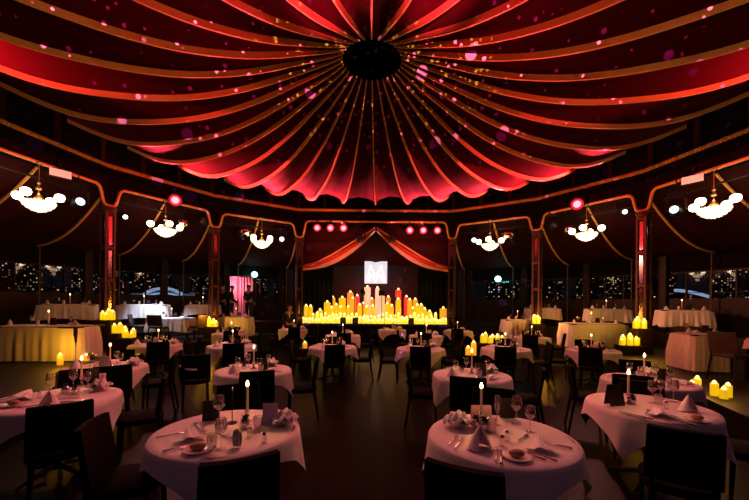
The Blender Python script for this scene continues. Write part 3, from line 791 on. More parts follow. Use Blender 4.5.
def card(m, w=.11, h=.17):
    b = MB()
    for s in (-1, 1):
        t = Matrix.Translation((0, 0, 0)) @ Matrix.Rotation(s * .20, 4, 'X')
        b.box((0, s * .034, h / 2 - .001), (w, .003, h), Matrix.Translation((0, 0, .004)) @ Matrix.Rotation(s * .2, 4, 'X'))
    return ('menu_card', b.mesh('menu_card', m, 0))
CW, CP, CB = card(CARDW), card(CARDP, .16, .12), card(CARDB, .12, .16)
def posy_kit():
    v, f = MB(), MB(); v.shell([(.026, 0), (.034, .02), (.034, .05), (.026, .07), (.023, .07), (.03, .05), (.024, .006), (.0005, .005)], 14)
    g = random.Random(3)
    for k in range(26):
        a, e = g.uniform(0, 6.28), g.uniform(.2, 1.3); d = Vector((cos(a) * cos(e), sin(a) * cos(e), sin(e))); L = g.uniform(.03, .055)
        o = Vector((0, 0, .06)); t = o + d * L; sd = d.cross(Vector((0, 0, 1))).normalized() * .012
        f.add([o, o + d * L * .6 + sd, t, o + d * L * .6 - sd, o + d * L * .6 + Vector((0, 0, .005))], [(0, 1, 4), (1, 2, 4), (2, 3, 4), (3, 0, 4)])
    return ('posy_vase', [('vase', v.mesh('posy_vase', SILVER, 50)), ('foliage', f.mesh('posy_leaves', LEAF, 0))])
POSY = posy_kit()
def shaker_kit():
    b, c = MB(), MB(); b.lathe([(.018, 0), (.02, .01), (.014, .05), (.014, .055)], 12); c.lathe([(.015, .055), (.016, .066), (.008, .075), (.001, .076)], 12)
    return ('salt_shaker', [('body', b.mesh('shaker_body', GLASS, 50)), ('cap', c.mesh('shaker_cap', SILVER, 50))])
SHAKER = shaker_kit()
def bottle_kit():
    b, l = MB(), MB(); b.lathe([(.036, 0), (.038, .01), (.038, .17), (.03, .2), (.014, .225), (.013, .29), (.015, .3), (.012, .305)], 16)
    l.shell([(.0388, .06), (.0388, .14)], 16)
    return ('wine_bottle', [('body', b.mesh('bottle_body', BOTTLE)), ('label_paper', l.mesh('bottle_label', PORCELAIN))])
BOTTLEK = bottle_kit()
def numstand_kit():
    b, p, c = MB(), MB(), MB(); b.lathe([(.04, 0), (.04, .006), (.006, .014)], 16); p.lathe([(.0035, .01), (.0035, .26)], 8); c.lathe([(.008, .26), (.01, .27), (.004, .285), (.001, .288)], 8)
    return ('table_stand', [('base', b.mesh('stand_base', BLACKPAINT)), ('pole', p.mesh('stand_rod', BLACKPAINT)), ('clip', c.mesh('stand_clip', SILVER))])
NUMST = numstand_kit()
b = MB(); b.shell([(.03, 0), (.036, .01), (.03, .09), (.034, .12), (.031, .12), (.027, .09), (.03, .012), (.0005, .01)], 16); VASEW = ('white_vase', b.mesh('white_vase', PORCELAIN, 50))

class Setting:
    """collects what stands on one table and labels it from where it stands"""
    def __init__(s, ph, zt): s.ph, s.zt, s.items = ph, zt, []
    def put(s, kit, x, y, what, cat, rz=0, dz=0, tilt=None, scale=1):
        o = place(kit, (x, y, s.zt + dz), rz, scale, tilt); s.items.append((o, what, cat)); return o
    def candle(s, x, y, power=1.2):
        o = place(CSTICK, (x, y, s.zt)); s.items.append((o, 'silver candlestick', 'candlestick'))
        o = taper((x, y, s.zt + .093)); s.items.append((o, 'lit taper candle', 'candle'))
        point((x, y, s.zt + .093 + .197 + .055), power, (1, .44, .15), .012, 'taper_light')
    def done(s):
        g = {}
        for o, w, c in s.items: g.setdefault((w, c), []).append(o)
        for (w, c), l in g.items():
            l.sort(key=lambda o: o.location.x / (o.location.y - CAMY))
            n = len(l)
            for i, o in enumerate(l):
                if n == 1: lb = '%s on %s' % (w, s.ph)
                elif n == 2: lb = '%s on %s, %s one' % (w, s.ph, ('left', 'right')[i])
                else: lb = '%s on %s, %s' % (w, s.ph, 'leftmost' if i == 0 else 'rightmost' if i == n - 1 else ordinal(i + 1) + ' from left')
                tag(o, lb, c, w.split()[-1] + 's on the tables' if n > 1 or True else None)
EPS = .0035
def round_table(D, px, ph, rz=0, cs=0, chairs='nfew', floor=0, near=(.66, 1.1)):
    c = at(px, D, floor)
    o = place(TABLE, c, rz); tag(o, 'round dining table under white cloth, %s' % ph, 'table', 'round dining tables')
    cl = obj('tablecloth', CLOTHS[cs % 4], None, (c.x, c.y, floor + .7435), rz)
    tag(cl, 'white square cloth draped over %s' % ph, 'tablecloth', 'white cloths on the round tables')
    nm = {'n': (0, -near[0], 0, 'camera side'), 'f': (0, .66, PI, 'stage side'), 'w': (-.66, 0, -PI / 2, 'left side'), 'e': (.66, 0, PI / 2, 'right side')}
    g = random.Random(int(px * 7 + D * 100))
    for ch in chairs:
        dx, dy, r, side = nm[ch]
        az = math.atan2(c.x, c.y - CAMY); az = az * (near[1] if ch == 'n' else .7)
        dx, dy = dx * cos(az) + dy * sin(az), -dx * sin(az) + dy * cos(az); r -= az
        o = place(CHAIR, (c.x + dx * g.uniform(.97, 1.08), c.y + dy * g.uniform(.97, 1.08), floor), r + g.uniform(-.12, .12))
        tag(o, 'black dining chair at the %s of %s' % (side, ph), 'chair', 'black chairs at the round tables')
    return c, Setting(ph, floor + .7455)
def px_on(x, y, zt, roll=.0095):
    h = 304 + roll * (x - 375); D = F * (CAMZ - zt) / (y - h); return (x - 375) / F * D, D + CAMY
def P(s, x, y): return px_on(x, y, s.zt)
def bowl(s, x, y, rz=0):
    s.put(BOWL, x, y, 'silver bread bowl', 'bowl'); s.put(NPILE, x, y, 'white napkin in the bread bowl', 'napkin', rz)
def plate(s, x, y, rz=0):
    s.put(PLATE, x, y, 'white side plate', 'plate'); s.put(ROLL, x, y, 'bread roll on side plate', 'bread roll', rz, .009)
def generic(s, c, seed, lvl=2, cardm=CB):
    """an everyday lay-out for the farther tables"""
    g = random.Random(seed); a0 = g.uniform(-.4, .4)
    q = lambda a, r: (c.x + r * sin(a), c.y + r * cos(a))
    s.candle(*q(a0, .06), power=CANDLEW)
    x, y = q(a0 + 2.2, .16); s.put(cardm, x, y, {'lilac_card': 'lilac menu card', 'black_card': 'black menu card', 'pink_card': 'pink menu card'}[cardm[1].materials[0].name], 'menu', g.uniform(-.3, .3))
    for k, a in enumerate((PI / 4, 3 * PI / 4, -3 * PI / 4, -PI / 4)):
        x, y = q(a + a0, .35)
        if k == 0: bowl(s, x, y)
        else: s.put((NTRI, NTENT, NTRI)[k - 1], x, y, ('folded napkin', 'standing napkin', 'folded napkin')[k - 1], 'napkin', a + g.uniform(-.4, .4), EPS)
        if lvl > 1:
            x, y = q(a + a0 + .42, .22); s.put(WG, x, y, 'clear wine glass', 'wine glass')
    if lvl > 2:
        x, y = q(-1.0 + a0, .16); s.put(POSY, x, y, 'small leafy posy', 'posy')
        for k in range(2):
            x, y = q(PI + (.5 if k else -.5) + a0, .36); s.put((KNIFE, FORK)[k], x, y, ('silver knife', 'silver fork')[k], 'cutlery', g.uniform(-.3, .3), EPS)
        x, y = q(2.6 + a0, .2); s.put(TUMB, x, y, 'clear tumbler', 'tumbler')
    s.done()
CANDLEW = 3.0

# ================================================================== FLOOR TABLES
L_OUT, L_IN, L_AI, R_AI, R_IN, R_OUT = 'left outer row', 'left inner row', 'left aisle row', 'right aisle row', 'right inner row', 'right outer row'
# --- near left table by the aisle
c, s = round_table(2.62, 229, 'nearest table in the %s' % L_IN, rz=-.6, cs=0, chairs='nfw')
s.candle(*P(s, 248, 423), power=CANDLEW)
s.put(POSY, *P(s, 246, 428), 'small leafy posy', 'posy'); s.put(CB, *P(s, 212, 421), 'black menu card', 'menu', .2)
s.put(WGB, *P(s, 220, 424), 'clear wine glass', 'wine glass'); s.put(NUMST, *P(s, 233, 423), 'thin black table stand', 'stand')
s.put(CW, *P(s, 271, 426), 'lilac menu card', 'menu', .15); bowl(s, *P(s, 285, 425), .4)
s.put(TUMB, *P(s, 259, 429), 'clear tumbler', 'tumbler'); s.put(SHAKER, *P(s, 250.5, 437), 'salt shaker', 'shaker'); s.put(SHAKER, *P(s, 265, 443), 'salt shaker', 'shaker')
s.put(NFAN, *P(s, 237.5, 448), 'fan folded napkin', 'napkin', .2, EPS); s.put(TUMB, *P(s, 213, 449), 'clear tumbler', 'tumbler'); s.put(WG, *P(s, 222, 449), 'clear wine glass', 'wine glass')
plate(s, *P(s, 199, 451)); s.put(NTRI, *P(s, 190, 438), 'folded napkin', 'napkin', .6, EPS)
s.put(KNIFE, *P(s, 181, 449), 'silver knife', 'knife', -.9, EPS); s.put(FORK, *P(s, 173, 436), 'silver fork', 'fork', -.9, EPS); s.put(SPOON, *P(s, 205, 431), 'silver spoon', 'spoon', .6, EPS)
s.put(FORK, *P(s, 199, 427), 'silver fork', 'fork', .7, EPS); s.put(KNIFE, *P(s, 228, 438), 'silver knife', 'knife', 1.0, EPS); s.done()
# --- near right table by the aisle
c, s = round_table(2.55, 502, 'nearest table in the %s' % R_IN, rz=.61, cs=1, chairs='nf', near=(.70, 1.65))
s.candle(*P(s, 482, 425), power=CANDLEW)
s.put(CP, *P(s, 482, 421), 'pink menu card', 'menu', .05); s.put(POSY, *P(s, 477, 428), 'small leafy posy', 'posy'); s.put(POSY, *P(s, 486, 430), 'small leafy posy', 'posy')
s.put(FLUTE, *P(s, 498, 425), 'champagne flute', 'flute'); s.put(CB, *P(s, 507, 418), 'black menu card', 'menu', -.1)
s.put(WGB, *P(s, 517, 424), 'clear wine glass', 'wine glass'); s.put(WG, *P(s, 531, 432), 'clear wine glass', 'wine glass'); s.put(TUMB, *P(s, 493, 432), 'clear tumbler', 'tumbler')
bowl(s, *P(s, 459, 427), .3); s.put(NTENT, *P(s, 481, 449), 'standing napkin', 'napkin', .3, EPS, scale=1.2); s.put(NTRI, *P(s, 541, 448), 'folded napkin', 'napkin', -.3, EPS)
plate(s, *P(s, 518, 458)); s.put(FORK, *P(s, 454, 441), 'silver fork', 'fork', -.5, EPS); s.put(KNIFE, *P(s, 460, 444), 'silver knife', 'knife', -.5, EPS)
s.put(FORK, *P(s, 497, 455), 'silver fork', 'fork', -.35, EPS); s.put(KNIFE, *P(s, 502, 458), 'silver knife', 'knife', -.35, EPS)
s.put(SPOON, *P(s, 524, 439), 'silver spoon', 'spoon', -.8, EPS); s.put(KNIFE, *P(s, 531, 456), 'silver knife', 'knife', .75, EPS); s.put(FORK, *P(s, 542, 457), 'silver fork', 'fork', .75, EPS)
s.put(SHAKER, *P(s, 503, 446), 'salt shaker', 'shaker'); s.put(SHAKER, *P(s, 508, 441), 'salt shaker', 'shaker'); s.put(KNIFE, *P(s, 557, 446), 'silver knife', 'knife', .9, EPS); s.done()
# --- front table of the left outer row
c, s = round_table(3.42, 58, 'nearest table in the %s' % L_OUT, rz=.61, cs=2, chairs='nfe')
s.candle(*P(s, 82, 386), power=CANDLEW)
s.put(WGB, *P(s, 52, 395), 'clear wine glass', 'wine glass'); s.put(WGB, *P(s, 74, 390), 'clear wine glass', 'wine glass'); s.put(WG, *P(s, 88, 390), 'clear wine glass', 'wine glass')
s.put(POSY, *P(s, 66, 393), 'small leafy posy', 'posy'); s.put(POSY, *P(s, 76, 394), 'small leafy posy', 'posy'); bowl(s, *P(s, 100, 390), .2)
s.put(VASEW, *P(s, 103, 384), 'small white vase', 'vase'); s.put(CB, *P(s, 94, 383), 'black menu card', 'menu', 0); s.put(NTRI, *P(s, 24, 398), 'folded napkin', 'napkin', .3, EPS, scale=1.3)
s.put(NTENT, *P(s, 50, 405), 'standing napkin', 'napkin', .5, EPS); plate(s, *P(s, 14, 406)); s.put(KNIFE, *P(s, 75, 402), 'silver knife', 'knife', -1.0, EPS)
s.put(FORK, *P(s, 34, 407), 'silver fork', 'fork', -.8, EPS); s.put(SPOON, *P(s, 70, 399), 'silver spoon', 'spoon', -.9, EPS); s.put(SHAKER, *P(s, 40, 398), 'salt shaker', 'shaker'); s.done()
# --- front table of the right outer row
c, s = round_table(3.36, 649, 'nearest table in the %s' % R_OUT, rz=-.17, cs=3, chairs='nfe', near=(.92, .78))
s.candle(*P(s, 629, 404), power=CANDLEW)
s.put(CB, *P(s, 615, 406), 'black menu card', 'menu', .1, scale=1.25); s.put(POSY, *P(s, 633, 404), 'small leafy posy', 'posy')
s.put(WGB, *P(s, 653, 403), 'clear wine glass', 'wine glass'); s.put(WG, *P(s, 661, 399), 'clear wine glass', 'wine glass'); s.put(WGB, *P(s, 674, 402), 'clear wine glass', 'wine glass'); s.put(TUMB, *P(s, 659, 404), 'clear tumbler', 'tumbler')
s.put(NTRI, *P(s, 661, 415), 'folded napkin', 'napkin', -.4, EPS, scale=1.2); s.put(NTENT, *P(s, 689, 411), 'standing napkin', 'napkin', .2, EPS, scale=1.15)
s.put(FORK, *P(s, 634, 416), 'silver fork', 'fork', .5, EPS); s.put(KNIFE, *P(s, 640, 417), 'silver knife', 'knife', .5, EPS); s.put(SPOON, *P(s, 648, 413), 'silver spoon', 'spoon', -.8, EPS)
plate(s, *P(s, 698, 421)); s.put(KNIFE, *P(s, 681, 423), 'silver knife', 'knife', .7, EPS); s.put(SHAKER, *P(s, 667, 409), 'salt shaker', 'shaker'); s.done()
# --- the rest
REST = [  # D, px, place in row, row, rz, chairs, level, card
    (5.1, 106, 'second', L_OUT, .3, 'nfe', 3, CW), (7.85, 156, 'farthest', L_OUT, .1, 'nfe', 2, CW),
    (4.98, 254, 'second', L_IN, .7, 'nfe', 3, CB), (7.8, 232, 'third', L_IN, .4, 'nfew', 2, CB), (10.9, 230, 'farthest', L_IN, .2, 'nfe', 2, CB),
    (7.75, 333, 'nearest', L_AI, .75, 'nfew', 2, CB), (10.6, 343, 'second', L_AI, .3, 'nfew', 1, CW), (12.8, 293, 'farthest', L_AI, .1, 'nfe', 1, CW),
    (7.6, 421, 'nearest', R_AI, -.6, 'nfew', 2, CB), (10.8, 426, 'second', R_AI, -.2, 'nfew', 1, CW), (12.75, 458, 'farthest', R_AI, .2, 'nfw', 1, CP), 
    (4.78, 472, 'second', R_IN, -.35, 'nfew', 3, CB), (7.7, 506, 'third', R_IN, .3, 'nfew', 2, CB), (10.45, 532, 'farthest', R_IN, -.1, 'nfew', 2, CB),
    (4.5, 649, 'second', R_OUT, .25, 'nfw', 3, CB), (7.6, 593, 'farthest', R_OUT, -.15, 'nfw', 2, CB)]
for i, (D, px, pos, row, rz, chs, lvl, cd) in enumerate(REST):
    c, s = round_table(D, px, '%s table in the %s' % (pos, row), rz, i, chs)
    generic(s, c, i * 13 + 2, lvl, cd)
# a small cloth-covered service table at the stage foot
c, s = round_table(13.1, 392, 'small table at the stage foot', .1, 1, ''); generic(s, c, 77, 1, CW)
# chair with an added pale arc standing in for its lit edge
o = place(CHAIR, at(196, 5.6), .5); o.name = 'curved_chair'
tag(o, 'dark chair with a pale arc as its lit edge, alone between left tables', 'chair')
b = MB(); b.tube([(.22 * cos(a), -.02 + .24 * sin(a), .68 + .02 * cos(a * 2)) for a in [PI * 1.02 + PI * .5 * k / 12 for k in range(13)]], .016, 8)
obj('lit_edge_arc', b.mesh('lit_edge_arc', PORCELAIN), o, label='pale arc standing in for a lit chair edge')
b = MB()
for a in (PI * 1.02, PI * 1.52): b.tube([(.22 * cos(a), -.02 + .24 * sin(a), .68), (.2 * cos(a), -.02 + .2 * sin(a), .45)], .012, 8)
obj('arc_support', b.mesh('arc_support', BLACKPAINT), o)

# ================================================================== BOOTH TABLES
def booth_table(c, w, d, rz, zf, ph, drop, square=6, seed=0, chairs=(), ht=.75, power=1.0, pot=True, withcandle=True):
    o = thing('booth_table', (c[0], c[1], zf), rz); tag(o, 'rectangular table under white cloth, %s' % ph, 'table', 'booth tables')
    b = MB(); b.box((0, 0, ht - .02), (w, d, .03)); obj('tabletop', b.mesh('booth_top', DARKWOOD, 0, bevel=.005), o)
    for sx in (-1, 1):
        for sy in (-1, 1):
            l = MB(); l.box((sx * (w / 2 - .07), sy * (d / 2 - .07), (ht - .035) / 2), (.05, .05, ht - .035)); obj('leg', l.mesh('booth_leg', DARKWOOD, 0), o)
    g = random.Random(seed); p0, p1 = g.uniform(0, 6), g.uniform(0, 6)
    def fn(u, v):
        t = 2 * PI * u; ct, st_ = cos(t), sin(t); k = (abs(ct) ** square + abs(st_) ** square) ** (-1 / square)
        ex, ey = ct * k, st_ * k
        if v < .2: return (ex * v / .2 * w / 2, ey * v / .2 * d / 2, .004)
        s_ = (v - .2) / .8 * drop; kk = min(1, s_ / .4); cr = abs(sin(2 * t)) ** 3
        f = (.5 * sin(t * 24 + p0) + .5 * sin(t * 37 + p1)) * .022 * kk + .02 * kk + .04 * cr * kk + .012 * min(1, s_ / .02)
        L = s_ * (1 + .12 * cr * (1 if drop < .6 else 0))
        return (ex * (w / 2) + f * ct, ey * (d / 2) + f * st_, .004 - L)
    b = MB(); b.grid(fn, 200, 18, wrap=True)
    cl = obj('tablecloth', b.mesh('booth_cloth', WHITE, 70), None, (c[0], c[1], zf + ht + .0), rz)
    tag(cl, 'white cloth %s over %s' % ('hanging to the floor' if drop > .6 else 'hanging short', ph), 'tablecloth', 'white cloths on the booth tables')
    s = Setting(ph, zf + ht + .006)
    q = lambda x, y: (c[0] + x * cos(rz) - y * sin(rz), c[1] + x * sin(rz) + y * cos(rz))
    if withcandle: s.candle(*q(-.02, .05), power=power)
    for k, x in enumerate((-w * .36, w * .36)):
        s.put(NTENT, *q(x, -.12), 'standing napkin', 'napkin', g.uniform(0, 3), EPS)
        s.put(WG, *q(x * .62, .1), 'clear wine glass', 'wine glass')
    s.put(NTRI, *q(w * .2, .2), 'folded napkin', 'napkin', g.uniform(0, 3), EPS)
    if pot: s.put(VASEW, *q(-.14, -.08), 'small white vase', 'vase')
    s.put(CB, *q(.14, -.02), 'black menu card', 'menu', rz)
    s.done()
    for (x, y, r, side) in chairs:
        X, Y = q(x, y); o = place(BRCHAIR, (X, Y, zf), r); tag(o, 'dark brown chair at %s, %s' % (ph, side), 'chair', 'brown chairs at the booth tables')
T1_, T2_ = .40, .85
booth_table((-7.35, .95), 1.9, .85, .05, T1_, 'the long table at the far left edge', .735, 4, 1)
booth_table((6.74, .42), .66, .74, -.12, T1_, 'the narrow table at the far right', .735, 5, 2, pot=False, withcandle=False)
booth_table((7.2, -.88), 1.1, .7, -.1, T1_, 'the dark corner table at the right edge', .18, 5, 3, [(-.25, -.62, .1, 'camera side'), (-.85, .1, -1.5, 'left side')])
booth_table((6.98, 4.3), 1.85, .8, .0, T1_, 'the wide draped table right of centre', .735, 7, 4)
booth_table((5.62, 6.78), 1.2, .7, 0, T1_, 'the amber-lit table beside the second right post', .735, 6, 5)
booth_table((-5.46, 6.8), 1.2, .7, 0, T1_, 'the yellow-lit table beside the second left post', .735, 6, 6)
booth_table((-7.2, 5.45), 1.45, .75, .1, T1_, 'the spotlit white table on the lower left tier', .45, 6, 7, [(-.12, -.62, 0, 'camera side'), (1.0, -.25, 1.2, 'right side'), (-1.0, -.2, -1.2, 'left side')])
def up(px, w, drop, ph, seed, chairs=(), r=10.95, pw=1.0):
    k = (px - 375) / F; A = 1 + k * k; B = 2 * CAMY; Cc = CAMY * CAMY - r * r
    D = (-B + math.sqrt(B * B - 4 * A * Cc)) / (2 * A); c = at(px, D)
    booth_table((c.x, c.y), w, .75, -math.atan2(c.x, c.y) * .35, T2_, ph, drop, 7, seed, chairs, power=pw)
up(70, 1.5, .46, 'the upper table nearest the camera on the left', 11)
up(144, 1.65, .5, 'the spotlit white table on the upper left tier', 12)
up(203, 1.3, .4, 'the upper left table next to the doorway', 13)
up(683, 1.34, .5, 'the upper table nearest the camera on the right', 14)
up(607, 1.45, .46, 'the middle table on the upper right tier', 15)
up(542, 1.35, .46, 'the upper right table closest to the stage', 16)

# ================================================================== CANDLE STANDS
def stand(boxes, label, name='candle_stand'):
    x0 = sum(b_[0] for b_ in boxes) / len(boxes); y0 = sum(b_[1] for b_ in boxes) / len(boxes)
    o = thing(name, (x0, y0, boxes[0][4])); tag(o, label, 'stand', 'candle stands')
    for (x, y, w, d, z0, z1) in boxes:
        m = MB(); m.box((x - x0, y - y0, (z1 - z0) / 2), (w, d, z1 - z0)); obj('box', m.mesh('stand_box', DARKWOOD, 0, bevel=.008), o)
def cluster(cx, cy, z, lst, ph, power, wax=WAXY):
    lst = sorted(lst, key=lambda t: t[0])
    for i, (dx, dy, r, h) in enumerate(lst):
        o = candle((cx + dx, cy + dy, z), r, h, wax, fscale=r / .075 * .8)
        tag(o, 'glowing yellow candle %s, %s from left' % (ph, ordinal(i + 1)), 'candle', 'candle clusters on the stands')
    point((cx, cy - .32, z + .38), power * 1.7, (1, .44, .03), .08, 'cluster_light')
C5 = [(-.13, 0, .065, .20), (-.02, .08, .07, .26), (.03, -.09, .06, .15), (.13, .03, .065, .22)]
C6 = [(-.22, -.02, .06, .14), (-.12, .08, .07, .22), (-.04, -.09, .06, .17), (.06, .06, .07, .26), (.14, -.07, .06, .18), (.23, .03, .065, .2)]
stand([(-7.42, 2.78, .46, .4, .4, 1.19), (-7.02, 2.62, .34, .36, .4, .84), (-6.62, 2.5, .42, .4, .4, .74)], 'stepped dark candle stand before the nearest left post')
cluster(-7.42, 2.78, 1.19, C5, 'on top step at nearest left post', 5); cluster(-7.02, 2.62, .84, [(-.08, 0, .06, .22), (.06, .02, .065, .24)], 'on middle step at nearest left post', 3); cluster(-6.62, 2.5, .74, [(-.12, .02, .065, .25), (-.02, -.08, .06, .17), (.1, .03, .065, .2), (.14, -.1, .05, .12)], 'on low step at nearest left post', 4)
stand([(7.30, 2.72, .46, .42, .4, 1.10), (6.86, 2.52, .56, .42, .4, .66)], 'stepped dark candle stand before the nearest right post')
cluster(7.30, 2.72, 1.10, C5, 'on upper step at nearest right post', 16); cluster(6.86, 2.52, .66, C6, 'on lower step at nearest right post', 14)
stand([(-5.72, 5.42, .5, .4, .4, .85)], 'dark candle box before the second left post'); cluster(-5.72, 5.42, .85, [(-.14, 0, .07, .3), (.0, .05, .075, .22), (.12, -.02, .07, .16), (.02, -.12, .06, .12)], 'on box at second left post', 26)
stand([(5.7, 5.42, .4, .4, .4, 1.06)], 'dark candle box before the second right post'); cluster(5.7, 5.42, 1.06, [(-.09, 0, .07, .26), (.06, .04, .075, .24), (.02, -.1, .06, .2)], 'on box at second right post', 40)
stand([(3.17, 2.55, .66, .4, 0, .68)], 'black candle box behind the third table of the right inner row')
cluster(3.17, 2.55, .68, [(-.26, 0, .06, .2), (-.16, .07, .06, .24), (-.08, -.08, .055, .15), (.02, .03, .065, .18), (.11, -.06, .055, .13), (.17, .08, .06, .2), (.27, 0, .06, .16)], 'on box behind right inner tables', 5)
stand([(1.93, .15, .3, .3, 0, .60)], 'slim black candle stand behind second table of right inner row'); cluster(1.93, .15, .60, [(-.05, 0, .055, .24), (.07, .03, .055, .34)], 'on slim stand in right inner row', 2, WAXA)
stand([(-1.72, 1.7, .26, .26, 0, .60)], 'slim black candle stand left of the nearest left aisle table'); cluster(-1.72, 1.7, .60, [(0, 0, .06, .13)], 'alone on slim stand in left aisle row', 1.2, WAXA)
# ledge candles
LED = [(4.98, -1.40, .05, .11), (5.10, -1.36, .05, .17), (5.0, -1.74, .05, .18), (4.98, -1.90, .05, .13), (5.12, -1.82, .05, .17)]
for i, (x, y, r, h) in enumerate(sorted(LED, key=lambda t: t[0] / (t[1] - CAMY))):
    tag(candle((x, y, .40), r, h, WAXY, fscale=.6), 'glowing candle on the wooden ledge at far right, %s from left' % ordinal(i + 1), 'candle', 'candles on the right ledge')
point((5.15, -1.45, .78), 11, (1, .42, .06), .05, 'ledge_light'); point((5.3, -1.7, .72), 1.5, (1, .44, .03), .05, 'ledge_light')
for i, (x, y, r, h) in enumerate([(-6.4, .22, .055, .2), (-6.28, .72, .055, .12), (-5.85, 1.7, .06, .14), (-6.0, 1.95, .06, .22)]):
    tag(candle((x, y, .40), r, h, WAXA, fscale=.6), 'amber candle on the left ledge, %s from camera' % ordinal(i + 1), 'candle', 'candles on the left ledge')
point((-6.30, .12, .80), 16, (1, .42, .015), .05, 'ledge_light'); pass

# ================================================================== CHANDELIERS
def chandelier_kit():
    rose, stem, bowl_, hub = MB(), MB(), MB(), MB()
    rose.lathe([(.07, .93), (.06, .90), (.02, .88)], 14); stem.lathe([(.012, .12), (.012, .90)], 8); stem.lathe([(.03, .40), (.045, .43), (.03, .46)], 10); stem.lathe([(.05, .28), (.06, .31), (.045, .34), (.02, .37)], 10)
    hub.lathe([(.02, -.02), (.07, .02), (.09, .08), (.05, .14), (.02, .2)], 14)
    for j, (r, z) in enumerate(((.30, -.03), (.27, -.09), (.21, -.15), (.13, -.20), (.04, -.23))):
        n = int(r * 90)
        for k in range(n):
            a = 2 * PI * k / n; bowl_.ball((r * cos(a), r * sin(a), z), .026, 6)
    bowl_.shell([(.31, -.02), (.285, -.09), (.225, -.15), (.14, -.2), (.02, -.235)], 20)
    parts = [('ceiling_rose', rose.mesh('ceiling_rose', BRASS)), ('stem', stem.mesh('stem', BRASS)), ('hub', hub.mesh('hub', BRASS)), ('crystal_bowl', bowl_.mesh('crystal_bowl', CRYSTAL))]
    for k in range(4):
        a = k * PI / 2 + .35; ar, gl = MB(), MB()
        ar.tube([(.06 * cos(a), .06 * sin(a), .06), (.2 * cos(a), .2 * sin(a), -.02), (.36 * cos(a), .36 * sin(a), -.02), (.42 * cos(a), .42 * sin(a), .03)], .014, 8)
        gl.lathe([(.03, .02), (.08, .05), (.105, .11), (.09, .17), (.05, .20), (.001, .205)], 14, (.42 * cos(a), .42 * sin(a), 0))
        parts.append(('arm', ar.mesh('arm', BRASS), [('lamp_globe', gl.mesh('lamp_globe', GLOBE))]))
    return ('chandelier', parts)
CH = chandelier_kit()
for s, nm in ((-1, 'left'), (1, 'right')):
    for k, (a, r) in enumerate(((33.75, 7.95), (57.0, 8.15), (80.0, 8.15))):
        p = pol(s * a, r, 4.06)
        o = place(CH, p, a, 1.0)
        # short bracket back to the fascia
        b = MB(); q = pol(s * a, RR - .06) - p; b.tube([(0, 0, .93), (q.x * cos(a) + q.y * sin(a), -q.x * sin(a) + q.y * cos(a), .97)], .018, 6); obj('bracket', b.mesh('bracket', BRASS), o)
        tag(o, 'lit brass chandelier with glowing globes, %s from the stage on the %s' % (ordinal(k + 1), nm), 'chandelier', 'chandeliers under the ring')
        point((p.x, p.y, p.z + .28), 3.5, (1, .60, .32), .1, 'chandelier_light'); point((p.x, p.y, p.z - .4), 1.2, (1, .60, .32), .1, 'chandelier_light')

# ================================================================== STAGE LIGHTING
def par_kit():
    c, l, br = MB(), MB(), MB()
    t = Matrix.Rotation(PI / 2, 4, 'X')
    c.shell([(.05, -.16), (.085, -.13), (.10, 0), (.115, .05), (.108, .05), (.094, 0)], 18, m=t); l.shell([(.094, .012), (.06, .02)], 18, m=t); ic = MB(); ic.lathe([(.06, .02), (.03, .027), (.001, .03)], 18, m=t)
    br.tube([(-.12, 0, 0), (-.12, 0, .15), (.12, 0, .15), (.12, 0, 0)], .01, 6); br.lathe([(.02, .15), (.02, .22)], 8)
    return ('stage_lamp', [('can', c.mesh('lamp_can', BLACKPAINT)), ('lens', l.mesh('lens', REDHALO), [('lens_core', ic.mesh('lens_core', REDCORE))]), ('bracket', br.mesh('lamp_bracket', BLACKPAINT))])
PAR = par_kit()
names = ['left', 'middle', 'right']
for grp, xs, y in (('left', (316.3, 329.5, 342.6), 228.5), ('right', (408.9, 422.4, 436.4), 230)):
    for i, x in enumerate(xs):
        D = 14.42; p = at(x, D, CAMZ + (304 - y) * D / F)
        o = place(PAR, p, 0, 1.55); tag(o, 'red stage lamp over the stage, %s of the %s trio' % (names[i], grp), 'stage lamp', 'red stage lamps')
        spot((p.x, p.y - .1, p.z), (p.x * .6, -3, .5), 12, (1, .10, .14), 75, .8, .06, 'red_stage_light')
for s, x, y, nm in ((-1, 175.5, 200.5, 'left'), (1, 581, 204.5, 'right')):
    p = pol(s * 55.2, 8.06); D = p.y - CAMY; z = CAMZ + (304 + .0095 * (x - 375) - y) * D / F
    o = place(PAR, (p.x, p.y, z), s * .55 * -1, 1.9); tag(o, 'red stage lamp on the %s ring fascia above a chandelier' % nm, 'stage lamp', 'red stage lamps')
    spot((p.x * .97, p.y - .25, z - .05), (p.x * .15, -2.5, .6), 30, (1, .12, .14), 70, .8, .06, 'red_ring_light')
# moving-head spots
def mover_kit(lens):
    y, bd, ln, bs = MB(), MB(), MB(), MB()
    t = Matrix.Rotation(PI / 2, 4, 'X')
    bs.box((0, 0, .38), (.28, .22, .12)); bs.lathe([(.015, .44), (.015, .62)], 8)
    y.tube([(-.17, 0, 0), (-.17, 0, .28), (-.1, 0, .33), (.1, 0, .33), (.17, 0, .28), (.17, 0, 0)], .028, 8)
    bd.lathe([(.07, -.22), (.12, -.16), (.13, 0), (.115, .16), (.105, .22), (.09, .22), (.085, .19)], 18, m=t)
    ln.lathe([(.085, .196), (.06, .214), (.001, .222)], 18, m=t)
    return ('moving_spotlight', [('base', bs.mesh('mover_base', BLACKPAINT, 0, bevel=.01)), ('yoke', y.mesh('yoke', BLACKPAINT)), ('head', bd.mesh('mover_head', BLACKPAINT), [('lens', ln.mesh('mover_lens', lens))])])
MV = {'b': mover_kit(BLUELENS), 'w': mover_kit(WHITELENS), 'd': mover_kit(DARKLENS)}
